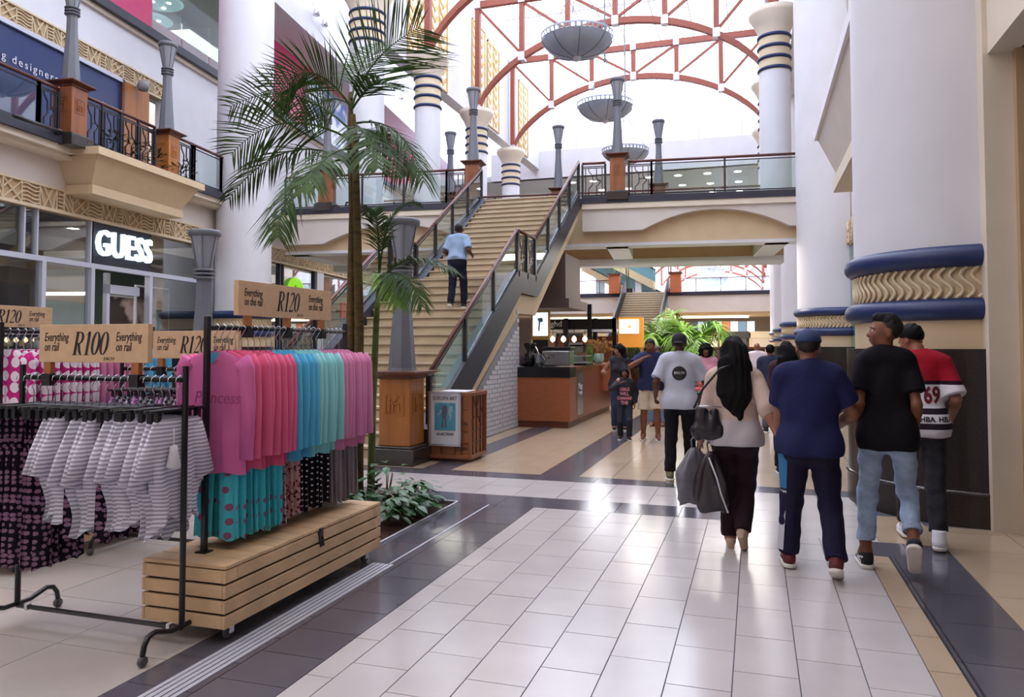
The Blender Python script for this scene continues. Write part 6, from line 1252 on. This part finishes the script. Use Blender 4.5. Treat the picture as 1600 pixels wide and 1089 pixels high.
jt, ji = person('man in red and white striped jersey with head bowed, beside the granite column', (1.3, 6.85, 0), -.05, 1.79, 'm', .95, .0075, ((-.12, .24, 0, 0), (.06, -.14, 0, 0)), ((-.24, .2, .98), (.25, .16, 1.0)), (.6, .6), (.75, -.5), .05, SK_B, m_jersey, .9, .85, m_bdenim, .13, m_whitesh, 'short', m_hairb, None, True, shoe_kind='hightop', jeans_fold=.006, wide=1.25)
m_num = mat('maroon_number', '#6d1226', .7)
on_back('69', .18, m_num, jt, ji['shirt'], .045, 1.2, -1, xs=.7, bold=.006); [on_back('HBA', .055, m_ink, jt, ji['shirt'], .0 + .14 * q_, 1.015, -1, bold=.002, xs=1.0) for q_ in (-1, 0, .95)]
et, ei = person('man in grey-white tee with round black badge pushing a green trolley', (-.86, 9.28, 0), 0, 1.75, 'm', .95, .009, ((-.12, -.05, 0, 0), (.1, .2, 0, 0)), ((-.3, .1, .98), (.34, .3, 1.02)), (.5, .9), (0, 0), 0., SK_D, m_greyt, .8, .84, m_blackt, .1, mat('khaki_trainer', '#6d6a4c', .7), 'crop', m_fade, ('beanie', mat('dark_cap', '#1c1823', .85)), False, wide=1.2)
dm = MB().grid(lambda u, v: (.085 * v * math.cos(2 * PI * u), .085 * v * math.sin(2 * PI * u), 0), 24, 3).mesh('badge'); bvE = BVHTree.FromPolygons([v.co.copy() for v in ei['shirt'].data.vertices], [tuple(p.vertices) for p in ei['shirt'].data.polygons]); press(dm, bvE, .0, 1.27, -1); mk('badge', dm, m_ink, et)
o = on_back('BRKLYN', .042, m_white, et, ei['shirt'], 0, 1.275, -1, xs=.8); o.location.y = -.004
gt, gi = person('security guard in pale blue shirt and navy trousers climbing the stairs', (-5.33, 13.32, 14 * rise), 0, 1.62, 'm', 1.05, .01, ((-.1, -.2, -.17, -.5), (.09, .1, 0, 0)), ((-.24, .2, 1.08), (.25, .18, 1.1)), (.6, .6), (0, 0), .06, SK_D, mat('pale_blue_shirt', '#8fa6c4', .8, spec=.2, bump=.2, bs=20), .85, .98, mat('guard_navy', '#1b1d30', .8, spec=.2, bump=.2, bs=20), .1, m_blacksh, 'crop', m_fade, None, False)
for s_ in (-1, 1): MB().box(s_ * .15 * gi['k'], .05, 1.49 * gi['k'], .09, .05, .012, rz=0).build('epaulette', m_blackt, gt)
PIE = PI
m_dotp = pattern('navy_spotted_shirt', 'dots', ['#1c2044', '#6a6f96'], 60, .16)
person('man in navy spotted shirt and beige shorts with hand raised to his mouth', (-1.7, 13.0, 0), PIE + .13, 1.72, 'm', 1.02, .01, ((-.13, .1, 0, 0), (.12, .0, 0, 0)), ((-.27, .05, .85), (.1, .22, 1.42)), (.5, 1.0), (-.15, -.2), 0., SK_M, m_dotp, .8, .86, mat('beige_shorts', '#bfae9c', .85, bump=.2, bs=25), .53, mat('white_strap_sandal', '#c9c4c0', .6), 'short', m_fade, None, True, shoe_kind='sandal', wide=1.2, elbow=((-.6, -.8, 0), (.9, .2, -.6)))
ct, ci = person('child in dark hoodie with pink lettering eating an ice cream', (-2.13, 12.95, 0), PIE + .16, 1.25, 'c', .92, .009, ((-.11, .12, 0, 0), (.1, -.02, 0, 0)), ((-.24, .04, .86), (.08, .2, 1.36)), (.5, .9), (0, 0), 0., SK_M, mat('charcoal_hoodie', '#2a2a33', .9, bump=.2, bs=25), 1.9, .82, mat('dark_track_trousers', '#23232e', .85, bump=.2, bs=25), .1, m_blacksh, 'bob', m_hairb, None, True, wide=1.3, elbow=((-.6, -.8, 0), (.9, .2, -.6)))
m_plet = mat('pink_lettering', '#d98a96', .7)
for j, w_ in enumerate(('GIRLS', 'WILL', 'CHANGE', 'THE')): on_back(w_, .075 if len(w_) < 6 else .066, m_plet, ct, ci['shirt'], 0, .86 - .075 * j, 1, bold=.003, xs=.9)
ic = thing('ice_cream', 'small pale ice cream cone in the child’s hand', 'food', (-2.2, 12.75, .985)); MB().lathe([(0, -.06), (.022, .02)], 10).build('cone', mat('wafer', '#b98a4f', .7), ic, True); MB().lathe([(.022, .02), (.03, .035), (.02, .06), (0, .07)], 12).build('scoop', mat('scoop_pink', '#d9b3a0', .5), ic, True)
person('woman in dark vest top with long black hair looking left behind the child', (-2.45, 14.3, 0), PIE + .25, 1.62, 'f', 1.0, .011, None, ((-.24, .04, .86), (.3, .22, 1.18)), (.5, .8), (-.9, 0), 0., SK_B, mat('charcoal_vest', '#26242c', .9), .05, .85, mat('dark_blue_jeans', '#23304f', .85), .1, m_blacksh, 'long', m_hairb, None, True)
person('brown haired woman mostly hidden behind the man in spotted shirt', (-1.86, 15.3, 0), PIE, 1.6, 'f', 1.0, .012, None, None, (.5, .5), (.3, 0), 0., SK_B, mat('dark_wine_top', '#3a2630', .9), .8, .85, mat('light_jeans', '#7088a8', .85), .1, m_maroon, 'bob', m_hairbr, None, True, shoe_kind='sandal')
person('woman in pink top with curly hair pushing a trolley towards us', (-.86, 14.4, 0), PIE + .05, 1.62, 'f', 1.08, .011, None, ((-.2, .3, 1.0), (.2, .3, 1.0)), (1, 1), (0, 0), 0., SK_M, mat('rose_top', '#c98a9c', .85), 1.6, .85, m_burg, .1, m_blacksh, 'curly', m_hairb, None, True)
person('woman in maroon top with long black hair beyond the capped man', (.38, 10.1, 0), 0, 1.64, 'f', 1.1, .011, None, None, (.5, .5), (0, 0), 0., SK_M, mat('maroon_top', '#33141e', .9), 1.7, .8, m_blackt, .1, m_blacksh, 'long', m_hairb, None, False)
person('man in dark navy jacket walking away down the passage', (.27, 14.8, 0), 0, 1.62, 'm', 1.1, .012, None, None, (.5, .5), (0, 0), 0., SK_M, mat('navy_jacket', '#1c2440', .85), 1.9, .84, mat('grey_trousers', '#55555f', .85), .1, m_blacksh, 'short', m_hairb, None, False)
person('bald man in pale pink shirt farthest down the right passage', (.05, 20.1, 0), 0, 1.68, 'm', 1.05, .014, None, None, (.5, .5), (0, 0), 0., SK_B, mat('pale_pink_shirt', '#d3c2c9', .85), .8, .86, mat('blue_jeans', '#4a6488', .85), .1, m_blacksh, 'none', m_hairb, None, False)
person('man in brown jacket behind the long haired woman, facing us', (-.55, 17.6, 0), PIE, 1.78, 'm', 1.0, .013, None, None, (.5, .5), (0, 0), 0., SK_D, mat('brown_jacket', '#6a4a40', .85), 1.9, .86, m_blackt, .1, m_blacksh, 'crop', m_fade, None, True)
# ---------------------------------------------------------------- bags and trolleys
hbg = thing('handbag', 'black leather shoulder bag under the long haired woman’s arm', 'bag', (-.36, 6.12, .86)); m_lea = mat('black_leather', '#17131d', .35, bump=.15, bs=60)
F = Field((-.2, -.15, -.05), (.2, .15, .4), .008); F.cone((-.075, 0, .06), (.085, 0, .05), .055, .05, .03, .8).cone((-.05, 0, .1), (-.05, 0, .23), .06, .035, .05, .7).cone((.05, 0, .1), (.055, 0, .22), .06, .035, .05, .7).folds(.004, 2, (40, 30, 30)); mk('bag_body', F.mesh('bag_body', 1), m_lea, hbg, True)
MB().tube([(-.1, -.0, .25), (-.03, -.02, .4), (.1, -.075, .56), (.17, -.06, .585), (.2, .03, .575), (.17, .1, .5), (.11, .06, .25)], .009, 8).build('strap', m_lea, hbg, True); MB().tube([(-.11, -.0, .262), (0, -.002, .27), (.11, 0, .262)], .004, 5).build('zip', m_wire, hbg, True)
def carrier(label, loc, rz, w, hgt, m_, seed):
    t = thing('carrier_bag', label, 'bag', loc, rz); rr = random.Random(seed); ph = [rr.uniform(0, 6) for _ in range(4)]
    def fn(u, v):
        a = 2 * PI * u; q = v; ww = w / 2 * (.18 + .82 * min(1, q * 2.2) ** .8) * (1 - .12 * (q > .9)); dd = .045 * (.2 + .8 * math.sin(PI * min(1, q * .9 + .1)) ** .7); f = 1 + .12 * math.sin(5 * a + ph[0] + 3 * q) + .07 * math.sin(9 * a + ph[1] - 6 * q)
        return (ww * math.cos(a) * f, dd * math.sin(a) * f, -hgt * q + .02 * math.sin(3 * a + ph[2]) * q)
    MB().grid(fn, 40, 16, True).add([fn(i / 20, 1) for i in range(20)], [tuple(range(20))]).build('bag_body', m_, t, True); MB().tube([(-.02, 0, -.02), (-.03, 0, .06), (0, 0, .1), (.03, 0, .06), (.02, 0, -.02)], .006, 6).build('handle', m_, t, True); return t
carrier('grey plastic carrier bag hanging from the woman’s left hand', (-.47, 6.3, .78), .5, .3, .44, mat('grey_plastic_bag', '#74727c', .3, spec=.6, var=.2, vs=9), 2)
cb = carrier('glossy black carrier bag with white edge in the woman’s left hand', (-.335, 6.16, .77), .1, .24, .46, mat('black_plastic_bag', '#241c22', .2, spec=.7, var=.3, vs=9), 5); MB().tube([(-.02, -.045, -.04), (.04, -.062, -.2), (.07, -.06, -.32), (.12, -.04, -.46)], .007, 6).build('white_edge', m_white, cb, True)
sg_ = thing('sunglasses', 'dark sunglasses dangling by the clasped hands', 'glasses', (.21, 5.86, .72), .4)
for s_ in (-1, 1):
    c = MB().lathe([(0, -.003), (.024, -.003), (.026, 0), (.024, .003), (0, .003)], 14); c.v = [(p[0], p[2], p[1]) for p in c.v]; c.build('lens', m_black, sg_, True, loc=(s_ * .03, 0, 0)); MB().tube([(s_ * .055, 0, .01), (s_ * .05, .03, .06), (s_ * .03, .03, .1)], .003, 5).build('temple', m_black, sg_, True)
MB().tube([(-.01, 0, .006), (.01, 0, .006)], .003, 5).build('bridge_piece', m_black, sg_)
def trolley(label, x, y, rz, col):
    t = thing('shopping_trolley', label, 'trolley', (x, y, 0), rz); mf = mat('trolley_' + ('green' if col[1] == '1' else 'grey'), col, .4)
    MB().tube([(-.24, -.4, 1.02), (.24, -.4, 1.02)], .017, 10).build('handle', mf, t, True)
    fr_ = MB()
    for s_ in (-.23, .23): fr_.tube([(s_, -.4, 1.02), (s_, -.34, .9), (s_ * .95, -.28, .3), (s_ * .95, -.3, .12)], .012, 6); fr_.tube([(s_ * .95, -.28, .22), (s_ * .8, .42, .18)], .012, 6)
    fr_.build('frame', mf, t, True)
    b = MB(); c = lambda u, v, w: ((u - .5) * (.46 - .06 * w - .1 * (1 - v)), -.36 + .82 * w, .55 + .42 * v + .03 * w)
    for i in range(9):
        v = i / 8
        for a, e in (((0, v, 0), (0, v, 1)), ((1, v, 0), (1, v, 1)), ((0, v, 1), (1, v, 1)), ((0, v, 0), (1, v, 0))): b.bar(c(*a), c(*e), .006)
    for i in range(13):
        w = i / 12
        for u in (0, 1): b.bar(c(u, 0, w), c(u, 1, w), .006)
        b.bar(c(0, 0, w), c(1, 0, w), .006); b.bar(c(w, 0, 0), c(w, 1, 0), .006); b.bar(c(w, 0, 1), c(w, 1, 1), .006); b.bar(c(w, 0, 0), c(w, 0, 1), .006)
    b.build('basket_wires', m_iron if col[1] == '1' else m_stainless, t)['kind'] = 'stuff'
    for x_, y_ in ((-.2, -.3), (.2, -.3), (-.17, .4), (.17, .4)):
        q = MB().lathe([(0, -.012), (.05, -.012), (.055, 0), (.05, .012), (0, .012)], 14); q.v = [(p[2], p[0], p[1]) for p in q.v]; q.build('castor_wheel', m_rubber, t, True, loc=(x_, y_, .0555))
    return t
trolley('green supermarket trolley pushed by the man in the grey-white tee', -.5, 9.95, 0, '#1f7a4c'); trolley('grey trolley pushed by the woman in pink', -.88, 13.75, PI, '#8f939c')
rp = thing('red_parcel', 'bright red parcel lying in the pink woman’s trolley', 'parcel', (-.86, 13.8, .62)); MB().box(0, 0, .12, .3, .4, .24).box(.02, .02, .29, .2, .2, .1, rz=.4).build('wrap', mat('red_wrap', '#d23a2c', .5), rp, bevel=.03)
